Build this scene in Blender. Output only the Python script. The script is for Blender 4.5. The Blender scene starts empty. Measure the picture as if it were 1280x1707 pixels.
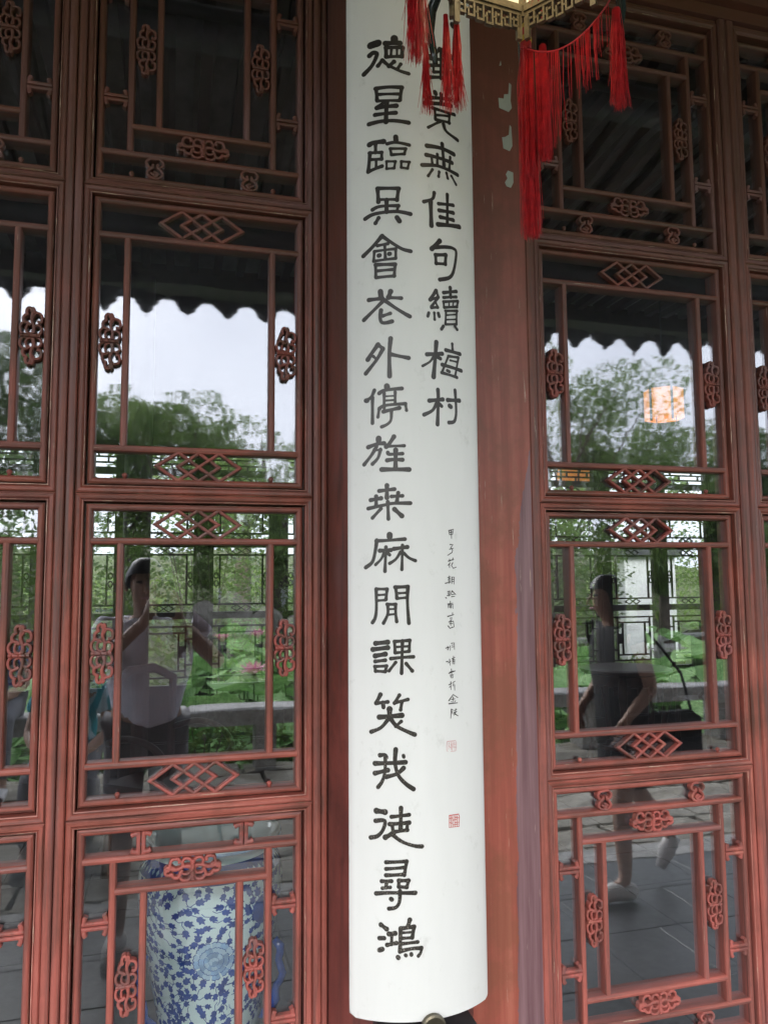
import bpy, math, random
from math import sin, cos, pi, radians, sqrt, atan2, floor
from mathutils import Vector, Matrix, Euler
rnd = random.Random(7)
C = bpy.context.scene.collection
SC = bpy.context.scene

# ---------------------------------------------------------------- camera
YAW, PITCH, ROLL = 0.268, 0.0915, -0.0075
_f = Vector((sin(YAW)*cos(PITCH), cos(YAW)*cos(PITCH), sin(PITCH)))
_r = Vector((cos(YAW), -sin(YAW), 0.0))
_u = _r.cross(_f)
CAM_R = _r*cos(ROLL) + _u*sin(ROLL)
CAM_U = -_r*sin(ROLL) + _u*cos(ROLL)
CAM_F = _f
cam_d = bpy.data.cameras.new('camera')
cam = bpy.data.objects.new('camera', cam_d); C.objects.link(cam)
m = Matrix((CAM_R, CAM_U, -CAM_F)).transposed().to_4x4()
m.translation = Vector((0, -1.6, 1.6))
cam.matrix_world = m
cam_d.sensor_fit = 'VERTICAL'; cam_d.sensor_height = 24.0
cam_d.lens = 24.0*1280/1707
cam_d.clip_start = 0.02; cam_d.clip_end = 600
SC.camera = cam

# ---------------------------------------------------------------- world, sun, exposure
SUN_EL, SUN_AZ = 38, 200
w = bpy.data.worlds.new('World'); SC.world = w; w.use_nodes = True
nt = w.node_tree; nt.nodes.clear()
sky = nt.nodes.new('ShaderNodeTexSky'); sky.sky_type = 'NISHITA'; sky.sun_disc = False
sky.sun_elevation = radians(SUN_EL); sky.sun_rotation = radians(SUN_AZ)
sky.air_density = 1.0; sky.dust_density = 4.0; sky.ozone_density = 1.0
hsv = nt.nodes.new('ShaderNodeHueSaturation'); hsv.inputs['Saturation'].default_value = 0.22
cl = nt.nodes.new('ShaderNodeTexNoise'); cl.inputs['Scale'].default_value = 2.2; cl.inputs['Detail'].default_value = 5
cr = nt.nodes.new('ShaderNodeValToRGB')
cr.color_ramp.elements[0].position = .35; cr.color_ramp.elements[0].color = (6.6, 7.0, 8.2, 1)
cr.color_ramp.elements[1].position = .65; cr.color_ramp.elements[1].color = (9.4, 9.8, 10.8, 1)
mx = nt.nodes.new('ShaderNodeMixRGB'); mx.inputs['Fac'].default_value = .75
bg = nt.nodes.new('ShaderNodeBackground'); bg.inputs['Strength'].default_value = 0.15
ow = nt.nodes.new('ShaderNodeOutputWorld')
nt.links.new(sky.outputs[0], hsv.inputs['Color']); nt.links.new(hsv.outputs[0], mx.inputs['Color1'])
nt.links.new(cl.outputs['Fac'], cr.inputs[0]); nt.links.new(cr.outputs[0], mx.inputs['Color2'])
nt.links.new(mx.outputs[0], bg.inputs['Color']); nt.links.new(bg.outputs[0], ow.inputs[0])
sun_d = bpy.data.lights.new('sun', 'SUN'); sun_d.energy = 1.5; sun_d.angle = radians(38); sun_d.color = (1, .97, .92)
sun = bpy.data.objects.new('sun', sun_d); C.objects.link(sun)
az = radians(SUN_AZ); el = radians(SUN_EL)
sdir = Vector((sin(az)*cos(el), cos(az)*cos(el), sin(el)))   # towards the sun: over the pond, a little to the left
sun.rotation_euler = sdir.to_track_quat('Z', 'Y').to_euler()
SC.view_settings.view_transform = 'Standard'; SC.view_settings.look = 'None'
SC.view_settings.exposure = 1.5; SC.view_settings.gamma = 1
SC.view_settings.use_curve_mapping = False
SC.render.engine = 'CYCLES'
cy = SC.cycles
cy.use_denoising = True
cy.max_bounces = 8; cy.diffuse_bounces = 4; cy.glossy_bounces = 4; cy.transmission_bounces = 4
cy.transparent_max_bounces = 16; cy.caustics_reflective = False; cy.caustics_refractive = False
cy.sample_clamp_indirect = 6

# ---------------------------------------------------------------- materials
def new_mat(name):
    mt = bpy.data.materials.new(name); mt.use_nodes = True
    n = mt.node_tree.nodes; n.clear()
    out = n.new('ShaderNodeOutputMaterial')
    return mt, mt.node_tree, out
def node(t, kind, **kw):
    n = t.nodes.new(kind)
    for k, v in kw.items():
        if k in n.inputs: n.inputs[k].default_value = v
        else: setattr(n, k, v)
    return n
def ramp(t, src, stops, interp='LINEAR'):
    r = t.nodes.new('ShaderNodeValToRGB'); r.color_ramp.interpolation = interp
    e = r.color_ramp.elements
    while len(e) < len(stops): e.new(.5)
    for i, (p, c) in enumerate(stops):
        e[i].position = p; e[i].color = (*c, 1) if len(c) == 3 else c
    t.links.new(src, r.inputs[0]); return r
def pos_noise(t, scale=(1, 1, 1), ns=5, detail=5, rough=.6, obj=False):
    g = t.nodes.new('ShaderNodeTexCoord') if obj else t.nodes.new('ShaderNodeNewGeometry')
    mp = t.nodes.new('ShaderNodeMapping'); mp.inputs['Scale'].default_value = scale
    t.links.new(g.outputs['Object' if obj else 'Position'], mp.inputs['Vector'])
    n = node(t, 'ShaderNodeTexNoise', Scale=ns, Detail=detail, Roughness=rough)
    t.links.new(mp.outputs[0], n.inputs['Vector']); return n
def mixc(t, a, b, fac, mode='MIX'):
    m_ = t.nodes.new('ShaderNodeMixRGB'); m_.blend_type = mode
    for s, i in ((fac, 0), (a, 1), (b, 2)):
        if hasattr(s, 'is_output') or hasattr(s, 'links'): t.links.new(s, m_.inputs[i])
        else: m_.inputs[i].default_value = s if isinstance(s, (int, float)) else (*s, 1)
    return m_.outputs[0]
def finish(mt, t, out, col, rough=.5, bump=None, bstr=.3, bdist=.002, spec=.5, trans=0):
    p = t.nodes.new('ShaderNodeBsdfPrincipled')
    if isinstance(col, tuple): p.inputs['Base Color'].default_value = (*col, 1)
    else: t.links.new(col, p.inputs['Base Color'])
    if isinstance(rough, (int, float)): p.inputs['Roughness'].default_value = rough
    else: t.links.new(rough, p.inputs['Roughness'])
    p.inputs['Specular IOR Level'].default_value = spec
    if bump is not None:
        b = node(t, 'ShaderNodeBump', Strength=bstr, Distance=bdist)
        t.links.new(bump, b.inputs['Height']); t.links.new(b.outputs[0], p.inputs['Normal'])
    if trans:
        tl = t.nodes.new('ShaderNodeBsdfTranslucent')
        if isinstance(col, tuple): tl.inputs[0].default_value = (*col, 1)
        else: t.links.new(col, tl.inputs[0])
        ms = node(t, 'ShaderNodeMixShader', Fac=trans)
        t.links.new(p.outputs[0], ms.inputs[1]); t.links.new(tl.outputs[0], ms.inputs[2])
        t.links.new(ms.outputs[0], out.inputs[0])
    else: t.links.new(p.outputs[0], out.inputs[0])
    return mt
M = {}
def simple(name, col, rough=.6, var=.25, ns=8, spec=.5, metal=0, bstr=.15, bdist=.003, trans=0):
    mt, t, out = new_mat(name)
    n = pos_noise(t, ns=ns)
    lo = tuple(max(0, c*(1-var)) for c in col); hi = tuple(min(1, c*(1+var)) for c in col)
    r = ramp(t, n.outputs['Fac'], [(.3, lo), (.7, hi)])
    finish(mt, t, out, r.outputs[0], rough, n.outputs['Fac'], bstr, bdist, spec, trans)
    if metal:
        for x in t.nodes:
            if x.type == 'BSDF_PRINCIPLED': x.inputs['Metallic'].default_value = metal
    M[name] = mt; return mt
def lacquer(name, base, dark, pale, grain, chips=.71, wear=.5, rough=.5):
    # old red lacquer on timber: streaks along the grain, browned patches, bleached edges, a few chips
    mt, t, out = new_mat(name)
    g1 = pos_noise(t, grain, ns=1, detail=7, rough=.65)
    r1 = ramp(t, g1.outputs['Fac'], [(.38, dark), (.47, base), (.56, base), (.70, pale)])
    g2 = pos_noise(t, (1, 1, .7), ns=9, detail=6, rough=.65)
    r2 = ramp(t, g2.outputs['Fac'], [(.42, (0, 0, 0)), (.62, (wear, wear, wear))])
    c = mixc(t, r1.outputs[0], dark, r2.outputs[0])
    # tone by height: darker brown towards the beam, paler pink towards the sill
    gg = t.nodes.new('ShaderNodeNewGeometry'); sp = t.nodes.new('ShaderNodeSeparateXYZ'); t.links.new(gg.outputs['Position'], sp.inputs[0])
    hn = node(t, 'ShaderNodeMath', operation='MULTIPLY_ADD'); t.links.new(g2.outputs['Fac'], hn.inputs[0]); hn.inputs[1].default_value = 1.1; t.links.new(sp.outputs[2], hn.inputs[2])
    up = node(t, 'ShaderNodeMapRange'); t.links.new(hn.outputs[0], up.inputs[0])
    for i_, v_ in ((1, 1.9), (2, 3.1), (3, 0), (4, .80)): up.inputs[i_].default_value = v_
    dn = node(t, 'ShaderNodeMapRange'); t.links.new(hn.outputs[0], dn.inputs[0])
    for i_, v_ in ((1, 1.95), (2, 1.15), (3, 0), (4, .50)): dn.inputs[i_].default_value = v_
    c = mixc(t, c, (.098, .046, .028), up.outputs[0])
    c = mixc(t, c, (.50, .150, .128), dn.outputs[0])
    # brown rubs and greyed purple stretches over the paint
    g5 = pos_noise(t, tuple(x*.55 for x in grain), ns=1.1, detail=8, rough=.72)
    r5 = ramp(t, g5.outputs['Fac'], [(.47, (0, 0, 0)), (.60, (.72, .72, .72))])
    c = mixc(t, c, (.125, .058, .050), r5.outputs[0])
    g6 = pos_noise(t, (grain[0]*.12, grain[1]*.12, grain[2]*.35), ns=1.0, detail=5, rough=.6)
    r6 = ramp(t, g6.outputs['Fac'], [(.56, (0, 0, 0)), (.66, (.55, .55, .55))])
    c = mixc(t, c, (.20, .115, .115), r6.outputs[0])
    g3 = pos_noise(t, tuple(x*1.6 for x in grain), ns=1.3, detail=8, rough=.75)
    r3 = ramp(t, g3.outputs['Fac'], [(chips-.06, (0, 0, 0)), (chips-.03, (.8, .8, .8))])
    c = mixc(t, c, (.56, .43, .32), r3.outputs[0])
    g4 = pos_noise(t, tuple(x*3 for x in grain), ns=1, detail=4)
    rr = ramp(t, g1.outputs['Fac'], [(.3, (rough-.14,)*3), (.7, (rough+.12,)*3)])
    ad = node(t, 'ShaderNodeMath', operation='ADD'); t.links.new(g1.outputs['Fac'], ad.inputs[0]); t.links.new(g4.outputs['Fac'], ad.inputs[1])
    finish(mt, t, out, c, rr.outputs[0], ad.outputs[0], .45, .0012, .45)
    M[name] = mt
RED, DRK, PAL = (.33, .083, .056), (.115, .045, .030), (.50, .175, .120)
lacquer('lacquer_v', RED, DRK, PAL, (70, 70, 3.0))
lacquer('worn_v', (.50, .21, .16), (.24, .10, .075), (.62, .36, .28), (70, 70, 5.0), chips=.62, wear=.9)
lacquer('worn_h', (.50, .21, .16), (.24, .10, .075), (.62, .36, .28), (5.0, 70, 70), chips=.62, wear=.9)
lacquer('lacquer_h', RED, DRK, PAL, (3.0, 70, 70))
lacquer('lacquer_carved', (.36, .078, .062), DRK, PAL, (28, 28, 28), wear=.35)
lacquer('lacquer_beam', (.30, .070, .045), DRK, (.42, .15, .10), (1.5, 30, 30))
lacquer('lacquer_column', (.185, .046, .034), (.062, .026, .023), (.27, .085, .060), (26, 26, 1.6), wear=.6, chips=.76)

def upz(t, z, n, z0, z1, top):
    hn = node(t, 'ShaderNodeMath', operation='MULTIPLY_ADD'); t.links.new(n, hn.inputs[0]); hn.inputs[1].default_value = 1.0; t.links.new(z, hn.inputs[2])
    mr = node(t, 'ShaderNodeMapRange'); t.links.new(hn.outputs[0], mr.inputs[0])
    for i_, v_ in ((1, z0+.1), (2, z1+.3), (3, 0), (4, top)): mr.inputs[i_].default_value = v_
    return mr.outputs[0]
def plank_mat():
    # brushed red paint over filler, with a purple-grey bare area low on the right and long scratches
    mt, t, out = new_mat('lacquer_plank')
    g = t.nodes.new('ShaderNodeNewGeometry'); sp = t.nodes.new('ShaderNodeSeparateXYZ'); t.links.new(g.outputs['Position'], sp.inputs[0])
    n1 = pos_noise(t, (60, 60, 2.2), ns=1, detail=7)
    r1 = ramp(t, n1.outputs['Fac'], [(.28, (.25, .068, .048)), (.5, (.36, .095, .066)), (.72, (.44, .145, .100))])
    n2 = pos_noise(t, (5, 5, 4), ns=1.6, detail=6, rough=.7)
    r2 = ramp(t, n2.outputs['Fac'], [(.45, (0, 0, 0)), (.60, (.65, .65, .65))])
    c = mixc(t, r1.outputs[0], (.24, .085, .050), r2.outputs[0])
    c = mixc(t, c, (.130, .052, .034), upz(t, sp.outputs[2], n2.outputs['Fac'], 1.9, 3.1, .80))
    # purple bare timber
    n3 = pos_noise(t, (14, 14, 2.5), ns=1, detail=6, rough=.7)
    def mth(op, a, b):
        m_ = node(t, 'ShaderNodeMath', operation=op)
        for i, s in ((0, a), (1, b)):
            if isinstance(s, (int, float)): m_.inputs[i].default_value = s
            else: t.links.new(s, m_.inputs[i])
        return m_.outputs[0]
    xx = mth('ADD', sp.outputs[0], mth('MULTIPLY', mth('SUBTRACT', n3.outputs['Fac'], .5), .055))
    zz = mth('ADD', sp.outputs[2], mth('MULTIPLY', mth('SUBTRACT', n3.outputs['Fac'], .5), .35))
    edge = mth('ADD', .735, mth('MULTIPLY', mth('SUBTRACT', 1.45, zz), -.012))
    mkx = mth('GREATER_THAN', xx, edge); mkz = mth('LESS_THAN', mth('ADD', zz, mth('MULTIPLY', mth('SUBTRACT', sp.outputs[0], .77), -6.0)), 1.82)
    mk = mth('MULTIPLY', mkx, mkz)
    pr = ramp(t, n1.outputs['Fac'], [(.35, (.15, .075, .085)), (.65, (.27, .155, .165))])
    c = mixc(t, c, pr.outputs[0], mk)
    n5 = pos_noise(t, (150, 150, 6), ns=1, detail=6, rough=.7)
    r5 = ramp(t, n5.outputs['Fac'], [(.655, (0, 0, 0)), (.68, (.7, .7, .7))])
    c = mixc(t, c, (.60, .46, .36), r5.outputs[0])
    finish(mt, t, out, c, .42, n1.outputs['Fac'], .5, .001, .45)
    M['lacquer_plank'] = mt
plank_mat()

def board_mat():
    mt, t, out = new_mat('board_paint')
    n1 = pos_noise(t, (4, 4, .8), ns=1.5, detail=5)
    r1 = ramp(t, n1.outputs['Fac'], [(.3, (.71, .715, .69)), (.7, (.79, .79, .765))])
    n2 = pos_noise(t, (30, 30, 18), ns=1, detail=5, rough=.7)
    r2 = ramp(t, n2.outputs['Fac'], [(.60, (0, 0, 0)), (.72, (.42, .42, .42))])
    c = mixc(t, r1.outputs[0], (.52, .52, .48), r2.outputs[0])
    finish(mt, t, out, c, .38, n1.outputs['Fac'], .1, .002, .4)
    M['board_paint'] = mt
    mt, t, out = new_mat('ink')
    g = t.nodes.new('ShaderNodeNewGeometry'); sp = t.nodes.new('ShaderNodeSeparateXYZ'); t.links.new(g.outputs['Position'], sp.inputs[0])
    n = pos_noise(t, (1, 1, 1), ns=420, detail=3)
    n_b = pos_noise(t, (1, 1, 1), ns=30, detail=4)
    zr = node(t, 'ShaderNodeMapRange'); t.links.new(sp.outputs[2], zr.inputs[0])
    zr.inputs[1].default_value = .9; zr.inputs[2].default_value = 2.0; zr.inputs[3].default_value = .14; zr.inputs[4].default_value = 0
    ad = node(t, 'ShaderNodeMath', operation='ADD'); t.links.new(n.outputs['Fac'], ad.inputs[0]); t.links.new(zr.outputs[0], ad.inputs[1])
    r = ramp(t, ad.outputs[0], [(.69, (.026, .022, .018)), (.80, (.26, .24, .20))])
    r2 = ramp(t, n_b.outputs['Fac'], [(.35, (.8,)*3), (.7, (1.4,)*3)])
    c = mixc(t, r.outputs[0], r2.outputs[0], 1.0, 'MULTIPLY')
    finish(mt, t, out, c, .35, n.outputs['Fac'], .4, .0006, .5)
    M['ink'] = mt
board_mat()

def glass_mat(name, f0, wav, wdist, rough, dust=.013):
    mt, t, out = new_mat(name)
    tr = t.nodes.new('ShaderNodeBsdfTransparent'); tr.inputs[0].default_value = (.975, .985, .98, 1)
    gl = t.nodes.new('ShaderNodeBsdfGlossy'); gl.inputs['Roughness'].default_value = rough; gl.inputs['Color'].default_value = (.93, .95, 1, 1)
    # Schlick reflectance of one face of the pane, the same from inside and outside
    gg = t.nodes.new('ShaderNodeNewGeometry'); dt = node(t, 'ShaderNodeVectorMath', operation='DOT_PRODUCT')
    t.links.new(gg.outputs['Normal'], dt.inputs[0]); t.links.new(gg.outputs['Incoming'], dt.inputs[1])
    def mm(op, x, y=0.0):
        q = node(t, 'ShaderNodeMath', operation=op)
        for i_, s_ in ((0, x), (1, y)):
            if isinstance(s_, (int, float)): q.inputs[i_].default_value = s_
            else: t.links.new(s_, q.inputs[i_])
        return q
    fr = mm('ADD', mm('MULTIPLY', mm('POWER', mm('SUBTRACT', 1.0, mm('ABSOLUTE', dt.outputs['Value']).outputs[0]).outputs[0], 5.0).outputs[0], 1-f0).outputs[0], f0)
    n = pos_noise(t, (1.6, 1.6, 7), ns=3.0, detail=2, rough=.45)
    b = node(t, 'ShaderNodeBump', Strength=wav, Distance=wdist)
    t.links.new(n.outputs['Fac'], b.inputs['Height']); t.links.new(b.outputs[0], gl.inputs['Normal'])
    ms = t.nodes.new('ShaderNodeMixShader'); t.links.new(fr.outputs[0], ms.inputs[0])
    t.links.new(tr.outputs[0], ms.inputs[1]); t.links.new(gl.outputs[0], ms.inputs[2])
    # a film of dust and wipe marks
    df = t.nodes.new('ShaderNodeBsdfDiffuse'); df.inputs[0].default_value = (.55, .58, .65, 1)
    dn = pos_noise(t, (2, 2, 9), ns=1.3, detail=6, rough=.7)
    dr = ramp(t, dn.outputs['Fac'], [(.36, (dust*.15,)*3), (.72, (dust,)*3)])
    m2 = t.nodes.new('ShaderNodeMixShader'); t.links.new(dr.outputs[0], m2.inputs[0])
    t.links.new(ms.outputs[0], m2.inputs[1]); t.links.new(df.outputs[0], m2.inputs[2])
    t.links.new(m2.outputs[0], out.inputs[0]); M[name] = mt
glass_mat('glass_old', .135, .30, .0006, .026, .022)
glass_mat('glass_flat', .150, .18, .0004, .012)
glass_mat('glass_far', .190, .18, .0004, .02, .10)
glass_mat('glass_clear', .065, .12, .0003, .012)

def leaf_mat(name, lo, mid, hi, ns=1.3, trans=.48, rough=.5):
    mt, t, out = new_mat(name)
    a = pos_noise(t, ns=ns, detail=3)
    b = pos_noise(t, ns=40, detail=1)
    ad = node(t, 'ShaderNodeMath', operation='ADD'); t.links.new(a.outputs['Fac'], ad.inputs[0]); t.links.new(b.outputs['Fac'], ad.inputs[1])
    hv = node(t, 'ShaderNodeMath', operation='MULTIPLY'); t.links.new(ad.outputs[0], hv.inputs[0]); hv.inputs[1].default_value = .5
    r = ramp(t, hv.outputs[0], [(.38, lo), (.5, mid), (.62, hi)])
    finish(mt, t, out, r.outputs[0], rough, None, spec=.4, trans=trans)
    M[name] = mt
leaf_mat('leaf_tree', (.11, .18, .055), (.20, .30, .09), (.32, .42, .15))
leaf_mat('leaf_willow', (.10, .18, .04), (.18, .28, .07), (.29, .38, .11))
leaf_mat('leaf_dark', (.05, .09, .03), (.09, .15, .045), (.16, .23, .07))
leaf_mat('leaf_shade', (.045, .085, .02), (.085, .15, .035), (.16, .23, .06), ns=2.2)
leaf_mat('leaf_bush', (.075, .15, .03), (.15, .25, .05), (.27, .36, .09), ns=2.5)
leaf_mat('leaf_lotus', (.13, .29, .08), (.24, .45, .14), (.40, .60, .24), ns=4.5, trans=.25, rough=.55)
simple('petal', (.72, .30, .42), .5, .15, trans=.4)
simple('lotus_heart', (.70, .55, .12), .6)
simple('stem_green', (.10, .20, .05), .6)
simple('bark', (.14, .11, .085), .85, .4, ns=14, bstr=.6, bdist=.01)
simple('bark_pale', (.32, .29, .25), .85, .35, ns=14, bstr=.5, bdist=.01)
def stone_mat(name, a, b_, c_, ns, rough=.7, bd=.01, str_=(1, 1, 1)):
    mt, t, out = new_mat(name)
    n = pos_noise(t, str_, ns=ns, detail=8, rough=.65); n2 = pos_noise(t, str_, ns=ns*7, detail=5)
    r = ramp(t, n.outputs['Fac'], [(.32, a), (.5, b_), (.68, c_)])
    r2 = ramp(t, n2.outputs['Fac'], [(.3, (.7,)*3), (.7, (1.25,)*3)])
    c = mixc(t, r.outputs[0], r2.outputs[0], 1.0, 'MULTIPLY')
    ad = node(t, 'ShaderNodeMath', operation='ADD'); t.links.new(n.outputs['Fac'], ad.inputs[0]); t.links.new(n2.outputs['Fac'], ad.inputs[1])
    finish(mt, t, out, c, rough, ad.outputs[0], .6, bd, .5); M[name] = mt
stone_mat('slate_tile', (.026, .027, .030), (.045, .047, .051), (.075, .077, .082), 3, rough=.42, bd=.0015)
stone_mat('flag_stone', (.18, .155, .11), (.30, .27, .21), (.42, .39, .33), 2.2, bd=.02, str_=(1, 3, 3))
stone_mat('rail_stone', (.22, .21, .19), (.33, .32, .30), (.42, .41, .39), 4)
stone_mat('rock', (.07, .065, .055), (.17, .155, .13), (.32, .30, .26), 2.0, bd=.05)
stone_mat('soil', (.05, .06, .025), (.085, .10, .04), (.12, .13, .06), 1.5, rough=.95)
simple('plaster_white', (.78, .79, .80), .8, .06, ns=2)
simple('roof_tile_grey', (.070, .073, .078), .7, .35, ns=9)
simple('rafter_wood', (.07, .055, .048), .7, .3, ns=10)
simple('ceiling_brick', (.22, .21, .20), .85, .35, ns=5)
simple('eave_wood', (.10, .095, .10), .65, .3, ns=10)
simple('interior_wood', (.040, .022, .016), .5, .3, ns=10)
simple('rosewood', (.060, .018, .012), .45, .35, ns=16, spec=.6)
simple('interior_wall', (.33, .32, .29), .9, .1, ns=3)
simple('brass', (.12, .105, .075), .38, .25, ns=25, metal=.9)
simple('dark_iron', (.03, .03, .032), .5, .3, ns=30)
simple('lantern_wood', (.12, .095, .062), .42, .5, ns=45, bstr=.5, bdist=.002)
simple('dark_horn', (.018, .028, .024), .25, .3, ns=20, spec=.7)
simple('red_silk', (.50, .020, .026), .42, .35, ns=60, spec=.55)
simple('gold_band', (.75, .50, .06), .35, .2, ns=50)
simple('filler_grey', (.40, .42, .38), .85, .12, ns=20)
simple('porcelain', (.66, .84, .86), .12, .05, ns=4, spec=.7)
simple('cobalt', (.022, .075, .33), .15, .35, ns=35, spec=.7)
simple('cobalt_pale', (.27, .46, .70), .15, .35, ns=30, spec=.7)
simple('skin', (.42, .25, .175), .55, .08, ns=6)
simple('hair', (.012, .010, .009), .4, .3, ns=40)
simple('shirt_lavender', (.80, .79, .90), .85, .10, ns=10)
simple('cloth_black', (.014, .014, .016), .8, .2, ns=10)
simple('cloth_grey', (.16, .16, .17), .85, .2, ns=10)
simple('shoe_white', (.62, .60, .58), .6, .1)
simple('phone_body', (.045, .05, .055), .25, .1)
simple('lens_glass', (.01, .01, .012), .05, .1)
def stripes(name, a, b, scale, axis=2, noise=0.0):
    mt, t, out = new_mat(name)
    g = t.nodes.new('ShaderNodeNewGeometry'); wv = node(t, 'ShaderNodeTexWave', Scale=scale, Distortion=noise)
    wv.bands_direction = 'XYZ'[axis]; t.links.new(g.outputs['Position'], wv.inputs['Vector'])
    r = ramp(t, wv.outputs['Fac'], [(.45, a), (.55, b)]); finish(mt, t, out, r.outputs[0], .85); M[name] = mt
stripes('shirt_striped', (.045, .085, .30), (.16, .24, .52), 9)
stripes('shirt_turquoise', (.02, .30, .36), (.45, .62, .68), 3, 0, 9)
def emit(name, col, s, cols=None):
    mt, t, out = new_mat(name)
    n = pos_noise(t, ns=14, detail=3)
    r = ramp(t, n.outputs['Fac'], [(.35, tuple(c*.6 for c in col)), (.7, col)])
    e = node(t, 'ShaderNodeEmission', Strength=s); t.links.new(r.outputs[0], e.inputs[0])
    p = t.nodes.new('ShaderNodeBsdfPrincipled'); p.inputs['Base Color'].default_value = (*[c*.7 for c in col], 1)
    a = t.nodes.new('ShaderNodeAddShader'); t.links.new(e.outputs[0], a.inputs[0]); t.links.new(p.outputs[0], a.inputs[1])
    t.links.new(a.outputs[0], out.inputs[0]); M[name] = mt
emit('lantern_paper', (1.0, .90, .62), .30)
emit('lantern_orange', (1.0, .34, .05), .36)
def water_mat():
    mt, t, out = new_mat('pond_water')
    n = pos_noise(t, (1, 1, 1), ns=6, detail=4)
    finish(mt, t, out, (.018, .028, .015), .05, n.outputs['Fac'], .15, .01, .5); M['pond_water'] = mt
water_mat()

# ---------------------------------------------------------------- mesh helpers
class MB:
    def __init__(s): s.v = []; s.f = []
    def add(s, vs, fs):
        o = len(s.v); s.v += [tuple(p) for p in vs]; s.f += [tuple(i+o for i in q) for q in fs]
    def box(s, x0, x1, y0, y1, z0, z1):
        s.add([(x0, y0, z0), (x1, y0, z0), (x1, y1, z0), (x0, y1, z0), (x0, y0, z1), (x1, y0, z1), (x1, y1, z1), (x0, y1, z1)],
              [(0, 3, 2, 1), (4, 5, 6, 7), (0, 1, 5, 4), (1, 2, 6, 5), (2, 3, 7, 6), (3, 0, 4, 7)])
    def bbox(s, x0, x1, y0, y1, z0, z1, b=.01):   # box with chamfered top edges
        s.add([(x0, y0, z0), (x1, y0, z0), (x1, y1, z0), (x0, y1, z0), (x0, y0, z1-b), (x1, y0, z1-b), (x1, y1, z1-b), (x0, y1, z1-b),
               (x0+b, y0+b, z1), (x1-b, y0+b, z1), (x1-b, y1-b, z1), (x0+b, y1-b, z1)],
              [(0, 3, 2, 1), (0, 1, 5, 4), (1, 2, 6, 5), (2, 3, 7, 6), (3, 0, 4, 7), (4, 5, 9, 8), (5, 6, 10, 9), (6, 7, 11, 10), (7, 4, 8, 11), (8, 9, 10, 11)])
    def tube(s, pts, rad, n=8, cap=True):
        pts = [Vector(p) for p in pts]; k = len(pts)
        rads = rad if isinstance(rad, (list, tuple)) else [rad]*k
        rings = []; ref = None
        for i, p in enumerate(pts):
            d = (pts[min(i+1, k-1)]-pts[max(i-1, 0)])
            d = d.normalized() if d.length > 1e-9 else Vector((0, 0, 1))
            if ref is None: ref = Vector((1, 0, 0)) if abs(d.x) < .9 else Vector((0, 1, 0))
            a = (ref-d*ref.dot(d)); a = a.normalized() if a.length > 1e-6 else d.orthogonal().normalized()
            b = d.cross(a); ref = a
            rings.append([p+(a*cos(2*pi*j/n)+b*sin(2*pi*j/n))*rads[i] for j in range(n)])
        vs = [q for r_ in rings for q in r_]; fs = []
        for i in range(k-1):
            for j in range(n):
                a = i*n+j; b = i*n+(j+1) % n; fs.append((a, b, b+n, a+n))
        if cap: fs.append(tuple(range(n))[::-1]); fs.append(tuple(range((k-1)*n, k*n)))
        s.add(vs, fs)
    def lathe(s, prof, n=24, c=(0, 0, 0), a0=0, a1=2*pi, cap=True):
        full = abs(a1-a0-2*pi) < 1e-6; m_ = n if full else n+1
        vs = []
        for r_, z in prof:
            for j in range(m_):
                a = a0+(a1-a0)*j/n; vs.append((c[0]+r_*cos(a), c[1]+r_*sin(a), c[2]+z))
        fs = []
        for i in range(len(prof)-1):
            for j in range(n):
                j2 = (j+1) % m_; fs.append((i*m_+j, i*m_+j2, (i+1)*m_+j2, (i+1)*m_+j))
        if cap and full: fs.append(tuple(range(n))[::-1]); fs.append(tuple(range((len(prof)-1)*n, len(prof)*n)))
        s.add(vs, fs)
    def ribbon(s, pts, w, y0, yb, rnd_=.5):
        # a bar along a path in the XZ plane; rounded front at y0, back at yb
        n = len(pts); P = [Vector((p[0], p[1])) for p in pts]
        prof = [(-.5, yb), (-.5, y0+w*.30*rnd_), (-.36, y0+w*.08*rnd_), (0, y0), (.36, y0+w*.08*rnd_), (.5, y0+w*.30*rnd_), (.5, yb)]
        vs = []
        for i in range(n):
            d0 = (P[i]-P[i-1]).normalized() if i > 0 else None
            d1 = (P[i+1]-P[i]).normalized() if i < n-1 else None
            if d0 is None: d0 = d1
            if d1 is None: d1 = d0
            d = (d0+d1); d = d.normalized() if d.length > 1e-6 else d0
            nn = Vector((-d.y, d.x)); k = 1/max(.5, nn.dot(Vector((-d0.y, d0.x))))
            for t_, y in prof: q = P[i]+nn*(t_*w*k); vs.append((q.x, y, q.y))
        m_ = len(prof); fs = []
        for i in range(n-1):
            for j in range(m_):
                a = i*m_+j; b = i*m_+(j+1) % m_; fs.append((a, b, b+m_, a+m_))
        fs.append(tuple(range(m_))); fs.append(tuple(range((n-1)*m_, n*m_))[::-1])
        s.add(vs, fs)
    def ring(s, x0, x1, z0, z1, prof):
        # mitred frame: prof = list of (inset, y)
        vs = []
        for i, y in prof: vs += [(x0+i, y, z0+i), (x1-i, y, z0+i), (x1-i, y, z1-i), (x0+i, y, z1-i)]
        fs = []
        for k in range(len(prof)-1):
            for j in range(4):
                a = k*4+j; b = k*4+(j+1) % 4; fs.append((a, b, b+4, a+4))
        s.add(vs, fs)
    def mesh(s, name, mat, smooth=False):
        me = bpy.data.meshes.new(name); me.from_pydata(s.v, [], s.f); me.validate(); me.update()
        if mat: me.materials.append(M[mat] if isinstance(mat, str) else mat)
        if smooth: me.polygons.foreach_set('use_smooth', [True]*len(me.polygons))
        return me
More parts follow.
